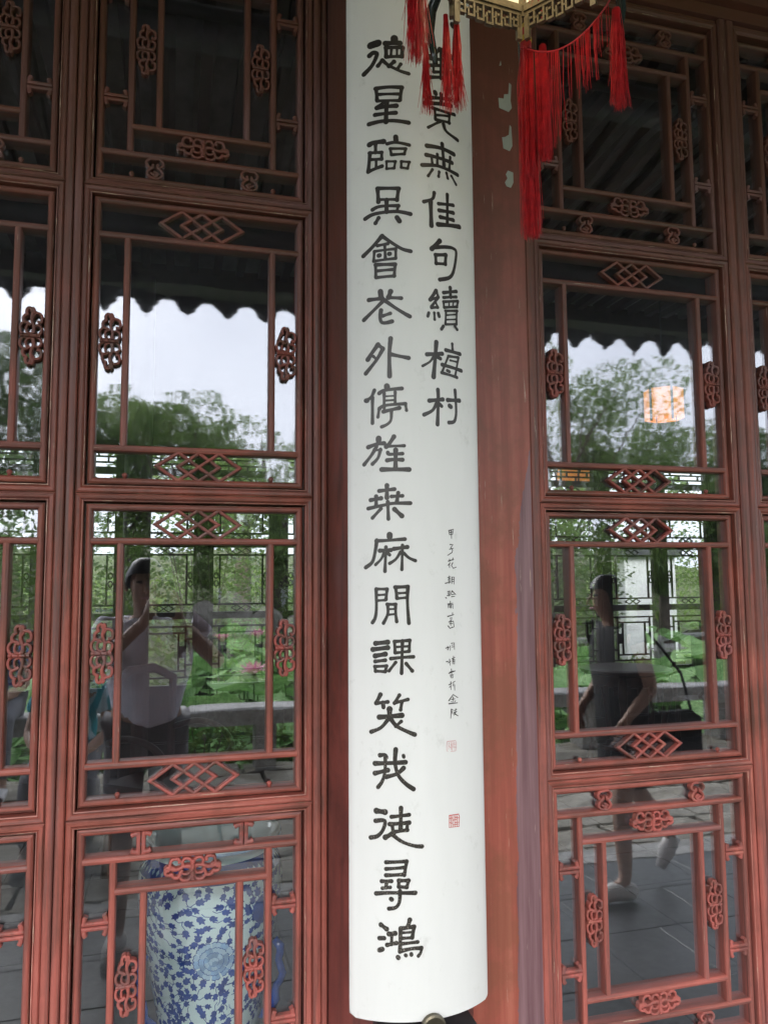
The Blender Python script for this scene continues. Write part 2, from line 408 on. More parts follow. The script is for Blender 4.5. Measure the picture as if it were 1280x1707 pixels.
    def build(s, name, mat, parent=None, loc=(0, 0, 0), smooth=False, rot=None):
        o = bpy.data.objects.new(name, s.mesh(name, mat, smooth)); C.objects.link(o)
        o.location = loc
        if rot: o.rotation_euler = rot
        if parent: o.parent = parent
        return o
def recalc(me):
    import bmesh
    b = bmesh.new(); b.from_mesh(me); bmesh.ops.recalc_face_normals(b, faces=b.faces); b.to_mesh(me); b.free()
def inst(name, me, parent=None, loc=(0, 0, 0), rot=None, scale=None):
    o = bpy.data.objects.new(name, me); C.objects.link(o); o.location = loc
    if rot: o.rotation_euler = rot
    if scale: o.scale = scale if isinstance(scale, tuple) else (scale,)*3
    if parent: o.parent = parent
    return o
def tag(o, label=None, cat=None, group=None, kind=None):
    if label: o['label'] = label
    if cat: o['category'] = cat
    if group: o['group'] = group
    if kind: o['kind'] = kind
    return o
def empty(name, loc=(0, 0, 0), rz=0, **kw):
    o = bpy.data.objects.new(name, None); C.objects.link(o); o.location = loc; o.rotation_euler = (0, 0, rz)
    o.empty_display_size = .1
    return tag(o, **kw)
CH = {}
def kids(o): return [c for c in C.objects if c.parent == o]
def copy_tree(o, parent=None, cache=None):
    if cache is None:
        cache = {}
        for x in C.objects:
            if x.parent: cache.setdefault(x.parent.name, []).append(x)
    c = o.copy(); C.objects.link(c)
    if parent: c.parent = parent
    for chd in cache.get(o.name, []): copy_tree(chd, c, cache)
    return c

# ================================================================ SETTING
g = MB(); g.add([(-220, -220, -.95), (220, -220, -.95), (220, 220, -.95), (-220, 220, -.95)], [(0, 1, 2, 3)])
tag(g.build('ground', 'soil'), kind='structure')
# pond, banks
g = MB(); g.add([(-16, -15.5, -.42), (22, -15.5, -.42), (22, -5.75, -.42), (-16, -5.75, -.42)], [(0, 1, 2, 3)])
tag(g.build('pond_water', 'pond_water'), kind='structure')
def hill(name, x0, x1, y0, y1, nx, ny, hf):
    b = MB(); vs = []; fs = []
    for j in range(ny+1):
        for i in range(nx+1):
            x = x0+(x1-x0)*i/nx; y = y0+(y1-y0)*j/ny; vs.append((x, y, hf(x, y)))
    for j in range(ny):
        for i in range(nx):
            a = j*(nx+1)+i; fs.append((a, a+1, a+nx+2, a+nx+1))
    b.add(vs, fs); return tag(b.build(name, 'soil', smooth=True), kind='structure')
hill('garden_bank', -60, 70, -15.4, -70, 50, 22, lambda x, y: -.6 + min(1, (-15.4-y)/1.0)*.75 + min(3.2, max(0, -17-y)*.16) + .25*sin(x*.5)*cos(y*.4))
hill('side_garden_bank', -60, -15.8, -15.3, 30, 20, 20, lambda x, y: .02+min(1.5, (-15.8-x)*.05))
hill('side_garden_bank', 21.8, 70, -15.3, 30, 20, 20, lambda x, y: .02+min(1.5, (x-21.8)*.05))
hill('rear_garden', -15.8, 21.8, 8.2, 60, 30, 20, lambda x, y: .0+min(3, max(0, y-11)*.14)+.15*sin(x*.8))
# terrace platform and pavement beds
g = MB(); g.box(-15.8, 21.8, -2.62, 8.2, -.9, -.032)
tag(g.build('terrace_base', 'slate_tile'), kind='structure')
g = MB(); g.box(-15.8, 21.8, -5.75, -2.624, -.9, -.11)
tag(g.build('pavement_bed', 'soil'), kind='structure')

# porch floor of slate tiles (each a part) and its far extent as sheets
pf = MB(); pf.box(-15.8, -3.2, -2.40, 0.0, -.03, -.001); pf.box(6.4, 21.8, -2.40, 0.0, -.03, -.001)
pf = tag(pf.build('porch_floor', 'slate_tile'), kind='structure')
t1 = MB(); t1.bbox(0, .596, 0, .396, -.03, 0, .003); tile_me = t1.mesh('tile', 'slate_tile')
for j in range(6):
    for i in range(17):
        x = -3.2+i*.6+(0.3 if j % 2 else 0)
        if x+.6 > 6.4: continue
        inst('tile', tile_me, pf, (x, -2.40+j*.4, rnd.uniform(-.0012, .0012)))
ks = MB()
for i in range(14):
    x = -8+i*1.6; ks.bbox(x, x+1.594, -2.62, -2.404, -.16, .0, .012)
tag(ks.build('kerb_stone', 'rail_stone'), kind='structure')
# indoor floor
fl = MB(); fl.box(-15.8, 21.8, .06, 8.0, -.03, -.003)
fl = tag(fl.build('hall_floor', 'slate_tile'), kind='structure')
t2 = MB(); t2.bbox(0, .446, 0, .446, -.02, 0.004, .003); tme = t2.mesh('tile', 'slate_tile')
for j in range(11):
    for i in range(20):
        inst('tile', tme, fl, (-2.2+i*.45, .3+j*.45, rnd.uniform(-.001, .001)))
# rough flagstone pavement down to the pond: irregular slabs
pv = MB(); pv.box(-15.8, 21.8, -5.72, -2.64, -.14, -.105)
pv = tag(pv.build('stone_pavement', 'flag_stone'), kind='structure')
yy = -5.70
rows = []
while yy < -2.7:
    h_ = rnd.uniform(.28, .5); rows.append((yy, min(-2.64, yy+h_))); yy += h_
for (ya, yb) in rows:
    x = -3.5
    while x < 8.5:
        w_ = rnd.uniform(.35, .95)
        s_ = MB(); n = 10; top = []; bot = []
        cx, cyy = x+w_/2, (ya+yb)/2; hx, hy = w_/2-.008, (yb-ya)/2-.008
        base = [(-1, -1), (-.3, -1), (.4, -1), (1, -1), (1, -.2), (1, 1), (.3, 1), (-.4, 1), (-1, 1), (-1, .2)]
        for a, b in base:
            px = cx+hx*a*(1-rnd.uniform(0, .06)); py = cyy+hy*b*(1-rnd.uniform(0, .10))
            bot.append((px, py, -.12)); top.append((px, py, -.055+rnd.uniform(-.008, .010)))
        ctr = (cx+rnd.uniform(-.05, .05), cyy, -.035+rnd.uniform(-.01, .02))
        s_.add(bot+top+[ctr], [(i, (i+1) % n, n+(i+1) % n, n+i) for i in range(n)]+[(n+i, n+(i+1) % n, 2*n) for i in range(n)])
        s_.build('flagstone', 'flag_stone', pv)
        x += w_

# low stone bench rail along the pond
rail = empty('stone_bench_rail', (-6.0, -5.45, -.05), label='low grey stone bench rail between the pavement and the lotus pond', cat='stone rail')
sl = MB(); sl.bbox(0, 1.595, -.17, .17, .42, .56, .015); slm = sl.mesh('rail_slab', 'rail_stone')
ps = MB(); ps.bbox(-.09, .09, -.13, .13, 0, .42, .005); psm = ps.mesh('rail_post', 'rail_stone')
for i in range(11):
    inst('rail_slab', slm, rail, (i*1.6-.25, 0, rnd.uniform(-.003, .003)))
    inst('rail_post', psm, rail, (i*1.6+.42, 0, 0))
# plants at the foot of the rail
def leaves(b, c, rad, n, size, droop=0, flat=.35, shell=.55):
    for _ in range(n):
        d = Vector((rnd.gauss(0, 1), rnd.gauss(0, 1), rnd.gauss(0, 1))).normalized()
        k = (shell+(1-shell)*rnd.random()**.6)
        p = Vector((c[0]+d.x*rad[0]*k, c[1]+d.y*rad[1]*k, c[2]+d.z*rad[2]*k))
        a = Vector((rnd.gauss(0, 1), rnd.gauss(0, 1), rnd.gauss(0, flat))).normalized()
        if droop: a = (a*(1-droop)+Vector((0, 0, -1))*droop).normalized()
        q = a.orthogonal().normalized(); q = (Matrix.Rotation(rnd.uniform(0, 6.28), 3, a) @ q)
        s_ = size*rnd.uniform(.6, 1.35); wd = s_*(.28 if not droop else .14)
        b.add([p-a*s_*.5, p+q*wd+a*s_*.05, p+a*s_*.5, p-q*wd+a*s_*.02], [(0, 1, 2, 3)])
def shrub(name, loc, rad, mat, label, group=None, n=700, size=.09, cat='shrub'):
    root = empty(name, loc, label=label, cat=cat, group=group)
    b = MB(); k = max(3, int(6*rad[0]))
    for i in range(k):
        a = rnd.uniform(0, 6.28); q = rnd.uniform(0, .55)
        leaves(b, (rad[0]*q*cos(a), rad[1]*q*sin(a), rad[2]*rnd.uniform(.45, .85)), (rad[0]*.55, rad[1]*.55, rad[2]*.5), n//k, size)
    b.build('foliage', mat, root)
    s_ = MB()
    for i in range(5):
        a = rnd.uniform(0, 6.28)
        s_.tube([(0, 0, 0), (rad[0]*.2*cos(a), rad[1]*.2*sin(a), rad[2]*.4), (rad[0]*.45*cos(a), rad[1]*.45*sin(a), rad[2]*.9)], [.018, .012, .005], 5)
    s_.build('stem', 'bark', root)
    return root
for i, (x, wd) in enumerate([(.3, .55), (.95, .5), (1.7, .45)]):
    shrub('low_shrub', (x, -5.95, -.45), (wd, .28, .72), 'leaf_bush',
          ['low bright green shrub under the bench rail beside the stone post', 'second low green shrub from the left against the bench rail', 'low green shrub under the rail at the pane edge'][i],
          'shrubs at the foot of the bench rail', 500, .07)

def tree(name, loc, h, cr, mat, label, group=None, nclump=16, per=330, size=.16, droop=0, bark='bark', crown_z=.62, squash=.75, trunk_r=.16, cat='tree'):
    root = empty(name, loc, label=label, cat=cat, group=group)
    tb = MB(); lean = (rnd.uniform(-.5, .5), rnd.uniform(-.3, .3))
    tb.tube([(0, 0, -.3), (lean[0]*.2, lean[1]*.2, h*.22), (lean[0]*.6, lean[1]*.6, h*.45), (lean[0], lean[1], h*.78)], [trunk_r*1.3, trunk_r, trunk_r*.75, trunk_r*.25], 9)
    b = MB()
    for i in range(nclump):
        a = rnd.uniform(0, 6.28); q = cr*sqrt(rnd.random())*.85; z = h*(crown_z+rnd.uniform(-.33, .33)*(1.1-q/cr*.6))
        c = (lean[0]+q*cos(a), lean[1]+q*sin(a), z)
        rr = cr*rnd.uniform(.28, .46)
        leaves(b, c, (rr, rr, rr*squash), per, size, droop)
        st = (lean[0]*.6, lean[1]*.6, h*rnd.uniform(.25, .5))
        tb.tube([st, ((st[0]+c[0])/2, (st[1]+c[1])/2, (st[2]+c[2])/2+.15), c], [trunk_r*.35, trunk_r*.22, trunk_r*.06], 5)
    tb.build('trunk', bark, root, smooth=True); b.build('crown', mat, root)
    return root
G1 = 'trees on the far bank of the pond'
T = [
 ('round_tree', (.4, -18, .2), 6.6, 2.2, 'leaf_tree', 'round mid green tree above the photographer in the left pane'),
 ('round_tree', (-1.5, -19, .3), 6.8, 2.2, 'leaf_willow', 'yellow green tree left of the photographer on the far bank'),
 ('round_tree', (2.7, -19, .3), 6.4, 2.2, 'leaf_tree', 'bushy tree on the far bank at the right of the left pane'),
 ('round_tree', (-4.2, -17, .2), 7.6, 2.4, 'leaf_dark', 'tall dark tree reflected in the leftmost door leaf'),
 ('willow_tree', (1.6, -17.5, .2), 3.8, 1.5, 'leaf_willow', 'pale willow drooping behind the rockery'),
 ('round_tree', (5.6, -18, .3), 6.0, 2.2, 'leaf_dark', 'dark green tree on the bank hidden beyond the red column'),
 ('tall_tree', (9.8, -16.8, .2), 8.3, 2.7, 'leaf_tree', 'tallest green tree reflected in the right door leaf'),
 ('round_tree', (12.8, -17.5, .3), 6.4, 2.2, 'leaf_tree', 'lower tree beside the tallest one, its crown showing gaps'),
 ('round_tree', (15.6, -18, .3), 6.6, 2.2, 'leaf_dark', 'dark tree near the right edge of the right pane'),
 ('willow_tree', (12.4, -15.9, .0), 4.0, 1.2, 'leaf_willow', 'pale green willow over the zigzag bridge'),
 ('pale_trunk_tree', (13.6, -14.4, .0), 4.6, 1.5, 'leaf_tree', 'tree with a pale grey trunk beside the stone bridge'),
 ('round_tree', (18.5, -18, .3), 5.5, 2.2, 'leaf_tree', 'green tree at the far right end of the bank'),
]
for nm, loc, h, cr_, mt, lb in T:
    wil = nm == 'willow_tree'
    tree(nm, loc, h, cr_, mt, lb, G1, nclump=22 if cr_ > 1.9 else 17, per=520, size=.20 if wil else .135, droop=.7 if wil else 0,
         bark='bark_pale' if 'pale_trunk' in nm else 'bark', trunk_r=.2 if 'pale_trunk' in nm else .15)
# far wood behind those trees, one mass nobody could count
b = MB()
for i in range(120):
    x = rnd.uniform(-34, 44); y = rnd.uniform(-34, -22); hh = rnd.uniform(.8, 2.2)
    leaves(b, (x, y, 1.4+hh*.9), (2.2, 2.0, hh), 330, .28)
tag(b.build('distant_wood', 'leaf_dark'), 'dark mass of distant garden wood beyond the pond trees', 'wood', kind='stuff')
# undergrowth on the far bank
G2 = 'shrubs along the far bank of the pond'
UL = ['rounded light green shrub at the foot of the rockery', 'bright shrub left of the photographer on the far bank', 'dense dark shrub right of the rockery', 'pale bush below the willow on the far bank',
      'clipped green bush near the end of the bridge', 'loose yellow green bush right of the bridge', 'low dark bush at the far right of the bank', 'light bush far left on the bank', 'tall bush behind the rockery', 'bush beside the pale tree trunk']
for i, (x, y, rx, rz, mt) in enumerate([(2.9, -15.9, .9, 1.3, 'leaf_bush'), (-1.1, -15.9, 1.3, 2.4, 'leaf_bush'), (4.3, -16.0, 1.1, 1.6, 'leaf_dark'), (0.9, -16.4, 1.1, 2.5, 'leaf_willow'),
        (8.2, -15.9, 1.2, 1.7, 'leaf_bush'), (10.6, -16, 1.2, 2.0, 'leaf_willow'), (17, -16, 1.5, 1.8, 'leaf_dark'), (-3.4, -15.9, 1.3, 2.2, 'leaf_willow'), (2.2, -17, 1.2, 2.6, 'leaf_tree'), (14.6, -16, 1.3, 1.7, 'leaf_bush')]):
    shrub('garden_shrub', (x, y, .0), (rx, rx*.7, rz), mt, UL[i], G2, 3000, .085)
# ground cover: creeping leaves over the banks, front and rear
b = MB()
for i in range(26000):
    if i % 2: x, y = rnd.uniform(-16, 24), -15.4-rnd.random()**1.5*14; z = -.6+min(1, (-15.4-y)/1.0)*.75+min(3.2, max(0, -17-y)*.16)+.25*sin(x*.5)*cos(y*.4)
    else: x, y = rnd.uniform(-8, 21.5), 8.3+rnd.random()**1.3*16; z = min(3, max(0, y-11)*.14)+.15*sin(x*.8)
    s_ = rnd.uniform(.08, .20); a = rnd.uniform(0, 6.28); t_ = rnd.uniform(.2, .9)
    p = Vector((x, y, z+rnd.uniform(.02, .22))); u_ = Vector((cos(a), sin(a), t_)).normalized()*s_; v_ = Vector((-sin(a), cos(a), rnd.uniform(-.3, .3)))*s_*.35
    b.add([p-u_, p+v_, p+u_, p-v_], [(0, 1, 2, 3)])
tag(b.build('ground_cover', 'leaf_bush'), 'low leafy ground cover over the garden banks', 'ground cover', kind='stuff')
# rockery on the far bank
RK = ['tallest grey rockery stone with ivy beside it', 'broad grey rockery stone at the water edge', 'upright pitted rockery stone', 'leaning dark rockery stone', 'flat rockery stone at the left end', 'small rockery stone in front of the tallest',
      'rounded rockery stone beneath the shrub', 'jagged rockery stone at the right end', 'low rockery stone half in the water', 'mossy rockery stone behind the others', 'square rockery stone between two taller ones', 'pale rockery stone at the bank corner']
rk = [(1.35, 1.9, .60), (.75, 1.2, .55), (1.9, 1.6, .5), (2.5, 1.35, .5), (.1, .8, .45), (1.1, .9, .45), (2.1, .8, .4), (3.1, 1.5, .5), (1.7, .6, .45), (.6, 1.7, .5), (1.65, 1.2, .4), (3.6, .8, .5)]
for i, (x, h, r_) in enumerate(rk):
    b = MB(); n = 14; k = 9; vs = []
    ph = [rnd.uniform(0, 6.28) for _ in range(6)]
    for a in range(k):
        t_ = a/(k-1)
        for j in range(n):
            an = 2*pi*j/n
            q = r_*(1-.45*t_**2)*(1+.22*sin(3*an+ph[0]+t_*4)+.16*sin(5*an+ph[1]-t_*7)+.12*sin(9*t_+ph[2])+rnd.uniform(-.09, .09))
            if a == k-1: q *= .35
            vs.append((q*cos(an)+.12*sin(3*t_+ph[3]), q*.7*sin(an), t_*h+rnd.uniform(-.04, .04)))
    b.add(vs, [(a*n+j, a*n+(j+1) % n, (a+1)*n+(j+1) % n, (a+1)*n+j) for a in range(k-1) for j in range(n)]+[tuple(range((k-1)*n, k*n))])
    tag(b.build('rockery_stone', 'rock', loc=(x, -15.35+(.5 if h < 1.1 else 0)-(.6 if i in (9, 0) else 0), -.5)), RK[i], 'rock', 'rockery stones at the pond edge')
# lotus bed: leaves on stalks
lot = empty('lotus_bed', (0, -6.2, -.42), label='broad green lotus leaves crowding the pond beyond the bench rail', cat='lotus plants')
lm = []
for v in range(5):
    b = MB(); n = 18; R_ = .30; up = [.02, .10, .16, -.02, .07][v]
    ph = rnd.uniform(0, 6)
    vs = [(0, 0, -.02)]
    for k, q in enumerate((.45, .8, 1.0)):
        for j in range(n):
            a = 2*pi*j/n; rr = R_*q*(1+.06*sin(2*a+ph)*q+.03*sin(5*a))
            vs.append((rr*cos(a), rr*sin(a), up*q*q+.035*q*q*sin(3*a+ph)+.018*q*sin(6*a+ph*2)))
    fs = [(0, 1+j, 1+(j+1) % n) for j in range(n)]
    for k in range(2): fs += [(1+k*n+j, 1+(k+1)*n+j, 1+(k+1)*n+(j+1) % n, 1+k*n+(j+1) % n) for j in range(n)]
    b.add(vs, fs); lm.append(b.mesh('lotus_leaf', 'leaf_lotus', True))
stk = MB(); cnt = 0; tries = 0; placed = []
while cnt < 290 and tries < 6000:
    tries += 1
    t_ = rnd.random(); y = -6.15-8.6*t_**1.25; x = rnd.uniform(-2.2, 2.6) if rnd.random() < .5 else rnd.uniform(3.0, 11.5+(-6-y)*.35)
    if 12.6 < -y < 13.6 and x > 6: continue
    z = rnd.uniform(.18, .95)
    if any((x-a)**2+(y-b_)**2+(z-c_)**2*2 < .085 for a, b_, c_ in placed): continue
    placed.append((x, y, z)); cnt += 1
    s_ = rnd.uniform(.75, 1.35)
    inst('lotus_leaf', rnd.choice(lm), lot, (x, y+6.2, z), (rnd.uniform(-.35, .45), rnd.uniform(-.35, .35), rnd.uniform(0, 6.28)), s_)
    stk.tube([(x, y+6.2, -.3), (x+rnd.uniform(-.05, .05), y+6.2, z*.5), (x, y+6.2, z-.02)], .009, 4, False)
tag(stk.build('lotus_stalk', 'stem_green', lot), kind='stuff')
# floating pads between
b = MB()
for i in range(900):
    y = -6.0-9.2*rnd.random()**1.1; x = rnd.uniform(-6, 17); r_ = rnd.uniform(.12, .30); n = 9
    z = .01+rnd.uniform(0, .12)
    tx, ty = rnd.uniform(-.25, .25), rnd.uniform(-.25, .25)
    b.add([(x+r_*cos(2*pi*j/n), y+6.2+r_*sin(2*pi*j/n), z+r_*(tx*cos(2*pi*j/n)+ty*sin(2*pi*j/n))) for j in range(n)], [tuple(range(n))])
tag(b.build('floating_leaf', 'leaf_lotus', lot), kind='stuff')
def lotus_flower(loc, s, opened, label):
    root = empty('lotus_flower', loc, label=label, cat='lotus flower', group='pink lotus flowers in the pond')
    st = MB(); st.tube([(0, 0, -1.1), (.02, 0, -.5), (0, 0, 0)], .008*1/1, 5); st.build('stalk', 'stem_green', root)
    for ring_, (n, ang, L) in enumerate([(6, .25+.3*opened, .14), (8, .5+.55*opened, .16), (8, .7+.9*opened, .17)]):
        for i in range(n):
            a = 2*pi*(i+.5*ring_)/n
            p = MB(); pts = []
            for t_ in (0, .3, .6, .85, 1):
                wd = .055*sin(pi*min(1, t_*.93+.07))**.8*(1 if t_ < 1 else .15)
                zz = L*t_*cos(ang*(.5+.5*t_)); rr = .01+L*t_*sin(ang*(.6+.4*t_))
                pts += [(rr, -wd/1.6, zz+abs(wd)*.12), (rr+.008, 0, zz), (rr, wd/1.6, zz+abs(wd)*.12)]
            p.add([(x*s, y*s, z*s) for x, y, z in pts], [(k*3+j, k*3+j+1, k*3+j+4, k*3+j+3) for k in range(4) for j in range(2)])
            p.build('petal', 'petal', root, rot=(0, 0, a), smooth=True)
    h_ = MB(); h_.lathe([(.001, 0), (.02*s, .02*s), (.032*s, .05*s), (.001, .052*s)], 10); h_.build('seed_head', 'lotus_heart', root)
lotus_flower((.85, -6.75, .62), 1.15, .75, 'open pink lotus flower above the bench rail')
lotus_flower((.68, -9.4, .78), 1.0, .1, 'closed pink lotus bud left of the open flower')
lotus_flower((3.15, -6.9, .35), 1.0, .5, 'half open pink lotus beside the left bar of the right door leaf')
lotus_flower((1.5, -12.5, .62), 1.2, .6, 'small far pink lotus near the rockery')
# zigzag bridge
br = empty('zigzag_bridge', (6.2, -13.1, -.42), label='low grey stone zigzag bridge crossing the lotus pond', cat='bridge')
segs = [((0, 0), (3.2, .5)), ((3.2, .5), (5.6, -.5)), ((5.6, -.5), (11, .2))]
for (a, b_) in segs:
    A = Vector(a); B = Vector(b_); d = B-A; L = d.length; an = atan2(d.y, d.x)
    s_ = MB(); s_.bbox(0, L, -.55, .55, .42, .58, .02); s_.build('bridge_slab', 'rail_stone', br, (A.x, A.y, 0), rot=(0, 0, an))
    p_ = MB(); p_.bbox(0, L, .45, .58, .80, .90, .015); p_.build('bridge_rail', 'rail_stone', br, (A.x, A.y, 0), rot=(0, 0, an))
    for k in range(int(L/1.1)+1):
        q = MB(); q.bbox(-.06, .06, .46, .57, .58, .80, .005); q.build('bridge_post', 'rail_stone', br, (A.x+d.x/L*k*1.1, A.y+d.y/L*k*1.1, 0), rot=(0, 0, an))
    q = MB(); q.box(.2, .5, -.4, .4, -.4, .42); q.build('bridge_pier', 'rail_stone', br, (A.x, A.y, 0), rot=(0, 0, an))
# white garden pavilion seen above the rockery
pvn = empty('garden_pavilion', (2.75, -20.5, .8), label='white walled pavilion with dark tiled roof behind the rockery', cat='pavilion')
b = MB(); b.box(-1.5, 1.5, -1.1, 1.1, 0, 1.75); b.build('wall', 'plaster_white', pvn)
b = MB(); b.box(-.35, .35, 1.102, 1.13, .7, 1.4); fw = b.build('window', 'interior_wood', pvn)
b = MB(); b.add([(-2.1, 1.7, 1.75), (2.1, 1.7, 1.75), (2.1, -1.7, 1.75), (-2.1, -1.7, 1.75), (-1.2, 0, 2.75), (1.2, 0, 2.75), (-2.35, 1.95, 1.85), (2.35, 1.95, 1.85), (2.35, -1.95, 1.85), (-2.35, -1.95, 1.85)],
                [(0, 1, 7, 6), (1, 2, 8, 7), (2, 3, 9, 8), (3, 0, 6, 9), (6, 7, 5, 4), (7, 8, 5), (8, 9, 4, 5), (9, 6, 4), (0, 3, 2, 1)]); b.build('roof', 'roof_tile_grey', pvn)

# ================================================================ PORCH ROOF
roof = empty('porch_roof', (0, 0, 0), label='dark timber porch roof with rafters and scalloped drip tiles', cat='roof')
zc = lambda y: 4.45+y*.22       # ceiling height over y (y negative outwards)
b = MB(); b.add([(-9, .12, zc(.12)+.07), (12, .12, zc(.12)+.07), (12, -3.55, zc(-3.55)+.07), (-9, -3.55, zc(-3.55)+.07),
                 (-9, .12, zc(.12)+.19), (12, .12, zc(.12)+.19), (12, -3.55, zc(-3.55)+.17), (-9, -3.55, zc(-3.55)+.17)],
                [(0, 1, 2, 3), (4, 7, 6, 5), (0, 4, 5, 1), (1, 5, 6, 2), (2, 6, 7, 3), (3, 7, 4, 0)]); b.build('roof_deck', 'ceiling_brick', roof)
b = MB(); L = sqrt(3.6**2+(3.6*.22)**2)
b.box(-.04, .04, -L, 0.0, -.04, .04); rme = b.mesh('rafter', 'rafter_wood'); ang = math.atan(.22)
for i in range(80):
    inst('rafter', rme, roof, (-6.1+i*.2, .06, zc(.06)+.028), (ang, 0, 0))
for y, z, r_ in ((-1.55, zc(-1.55)-.12, .09), (-2.85, zc(-2.85)-.13, .10)):
    b = MB(); b.tube([(-9, y, z), (12, y, z)], r_, 12); b.build('purlin', 'eave_wood', roof, smooth=True)
b = MB(); b.box(-9, 12, -2.90, -2.80, 3.32, 3.56); b.build('eave_beam', 'eave_wood', roof)
b = MB(); b.box(-9, 12, -3.60, -3.56, zc(-3.55)-.10, zc(-3.55)+.14); b.build('eave_board', 'eave_wood', roof)
# drip tiles: scalloped triangular lips along the eave
b = MB(); pts = [(-.135, .0), (-.118, -.035), (-.085, -.050), (-.050, -.090), (-.018, -.128), (0, -.140), (.018, -.128), (.050, -.090), (.085, -.050), (.118, -.035), (.135, 0), (.135, .10), (-.135, .10)]
n = len(pts); b.add([(x, -.008, z) for x, z in pts]+[(x, .008, z) for x, z in pts], [tuple(range(n)), tuple(range(n, 2*n))[::-1]]+[(i, (i+1) % n, n+(i+1) % n, n+i)[::-1] for i in range(n)])
dm = b.mesh('drip_tile', 'roof_tile_grey')
b = MB(); b.tube([(0, -.12, .08), (0, .35, .17)], .062, 10); cm = b.mesh('cover_tile', 'roof_tile_grey', True)
for i in range(62):
    x = -5.1+i*.272
    inst('drip_tile', dm, roof, (x, -3.70, 3.585+rnd.uniform(-.006, .006)), (-.12, 0, 0))
    inst('cover_tile', cm, roof, (x+.136, -3.66, 3.545))
# porch posts far to both sides carry the beam
for i, x in enumerate((-4.6, 7.2)):
    p = empty('porch_column', (x, -2.85, 0), label=['red porch column far left on the terrace edge', 'red porch column far right on the terrace edge'][i], cat='column', group='porch columns')
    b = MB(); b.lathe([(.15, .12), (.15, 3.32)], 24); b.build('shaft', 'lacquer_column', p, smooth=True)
    b = MB(); b.lathe([(.24, 0), (.25, .04), (.23, .09), (.17, .12)], 24); b.build('base', 'rail_stone', p)

# ================================================================ HALL SHELL
b = MB(); b.box(-9.0, -1.27, .0, .12, 0, 4.35); tag(b.build('wall', 'plaster_white'), 'white hall wall left of the lattice doors', 'wall')
b = MB(); b.box(2.60, 11.9, .0, .12, 0, 4.35); tag(b.build('wall', 'plaster_white'), 'white hall wall right of the lattice doors', 'wall')
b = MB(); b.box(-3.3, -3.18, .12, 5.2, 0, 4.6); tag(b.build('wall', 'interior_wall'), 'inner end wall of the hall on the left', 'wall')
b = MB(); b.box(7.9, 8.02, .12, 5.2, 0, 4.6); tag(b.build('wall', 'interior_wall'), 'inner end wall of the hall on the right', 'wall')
hr = empty('hall_roof', (0, 0, 0), label='dark timber roof over the hall with sloping rafters', cat='roof')
b = MB(); b.add([(-9, -.0, 4.50), (12, -.0, 4.50), (12, 2.7, 5.6), (-9, 2.7, 5.6), (12, 5.6, 4.4), (-9, 5.6, 4.4)], [(0, 3, 2, 1), (3, 5, 4, 2)]); b.build('roof_deck', 'ceiling_brick', hr)
b = MB(); b.add([(-9, -.1, 4.62), (12, -.1, 4.62), (12, 2.7, 5.75), (-9, 2.7, 5.75), (12, 6.6, 4.2), (-9, 6.6, 4.2)], [(0, 1, 2, 3), (3, 2, 4, 5)]); b.build('roof_tiles', 'roof_tile_grey', hr)
b = MB()
for i in range(56): b.box(-3.1+i*.2, -3.03+i*.2, .15, 5.2, 4.35, 4.42)
tag(b.build('ceiling_rafters', 'interior_wood', hr), kind='stuff')
for i, (y, z) in enumerate(((1.5, 4.1), (3.8, 4.1))):
    b = MB(); b.tube([(-3.2, y, z), (7.9, y, z)], .12, 12); b.build('purlin', 'interior_wood', hr, smooth=True)

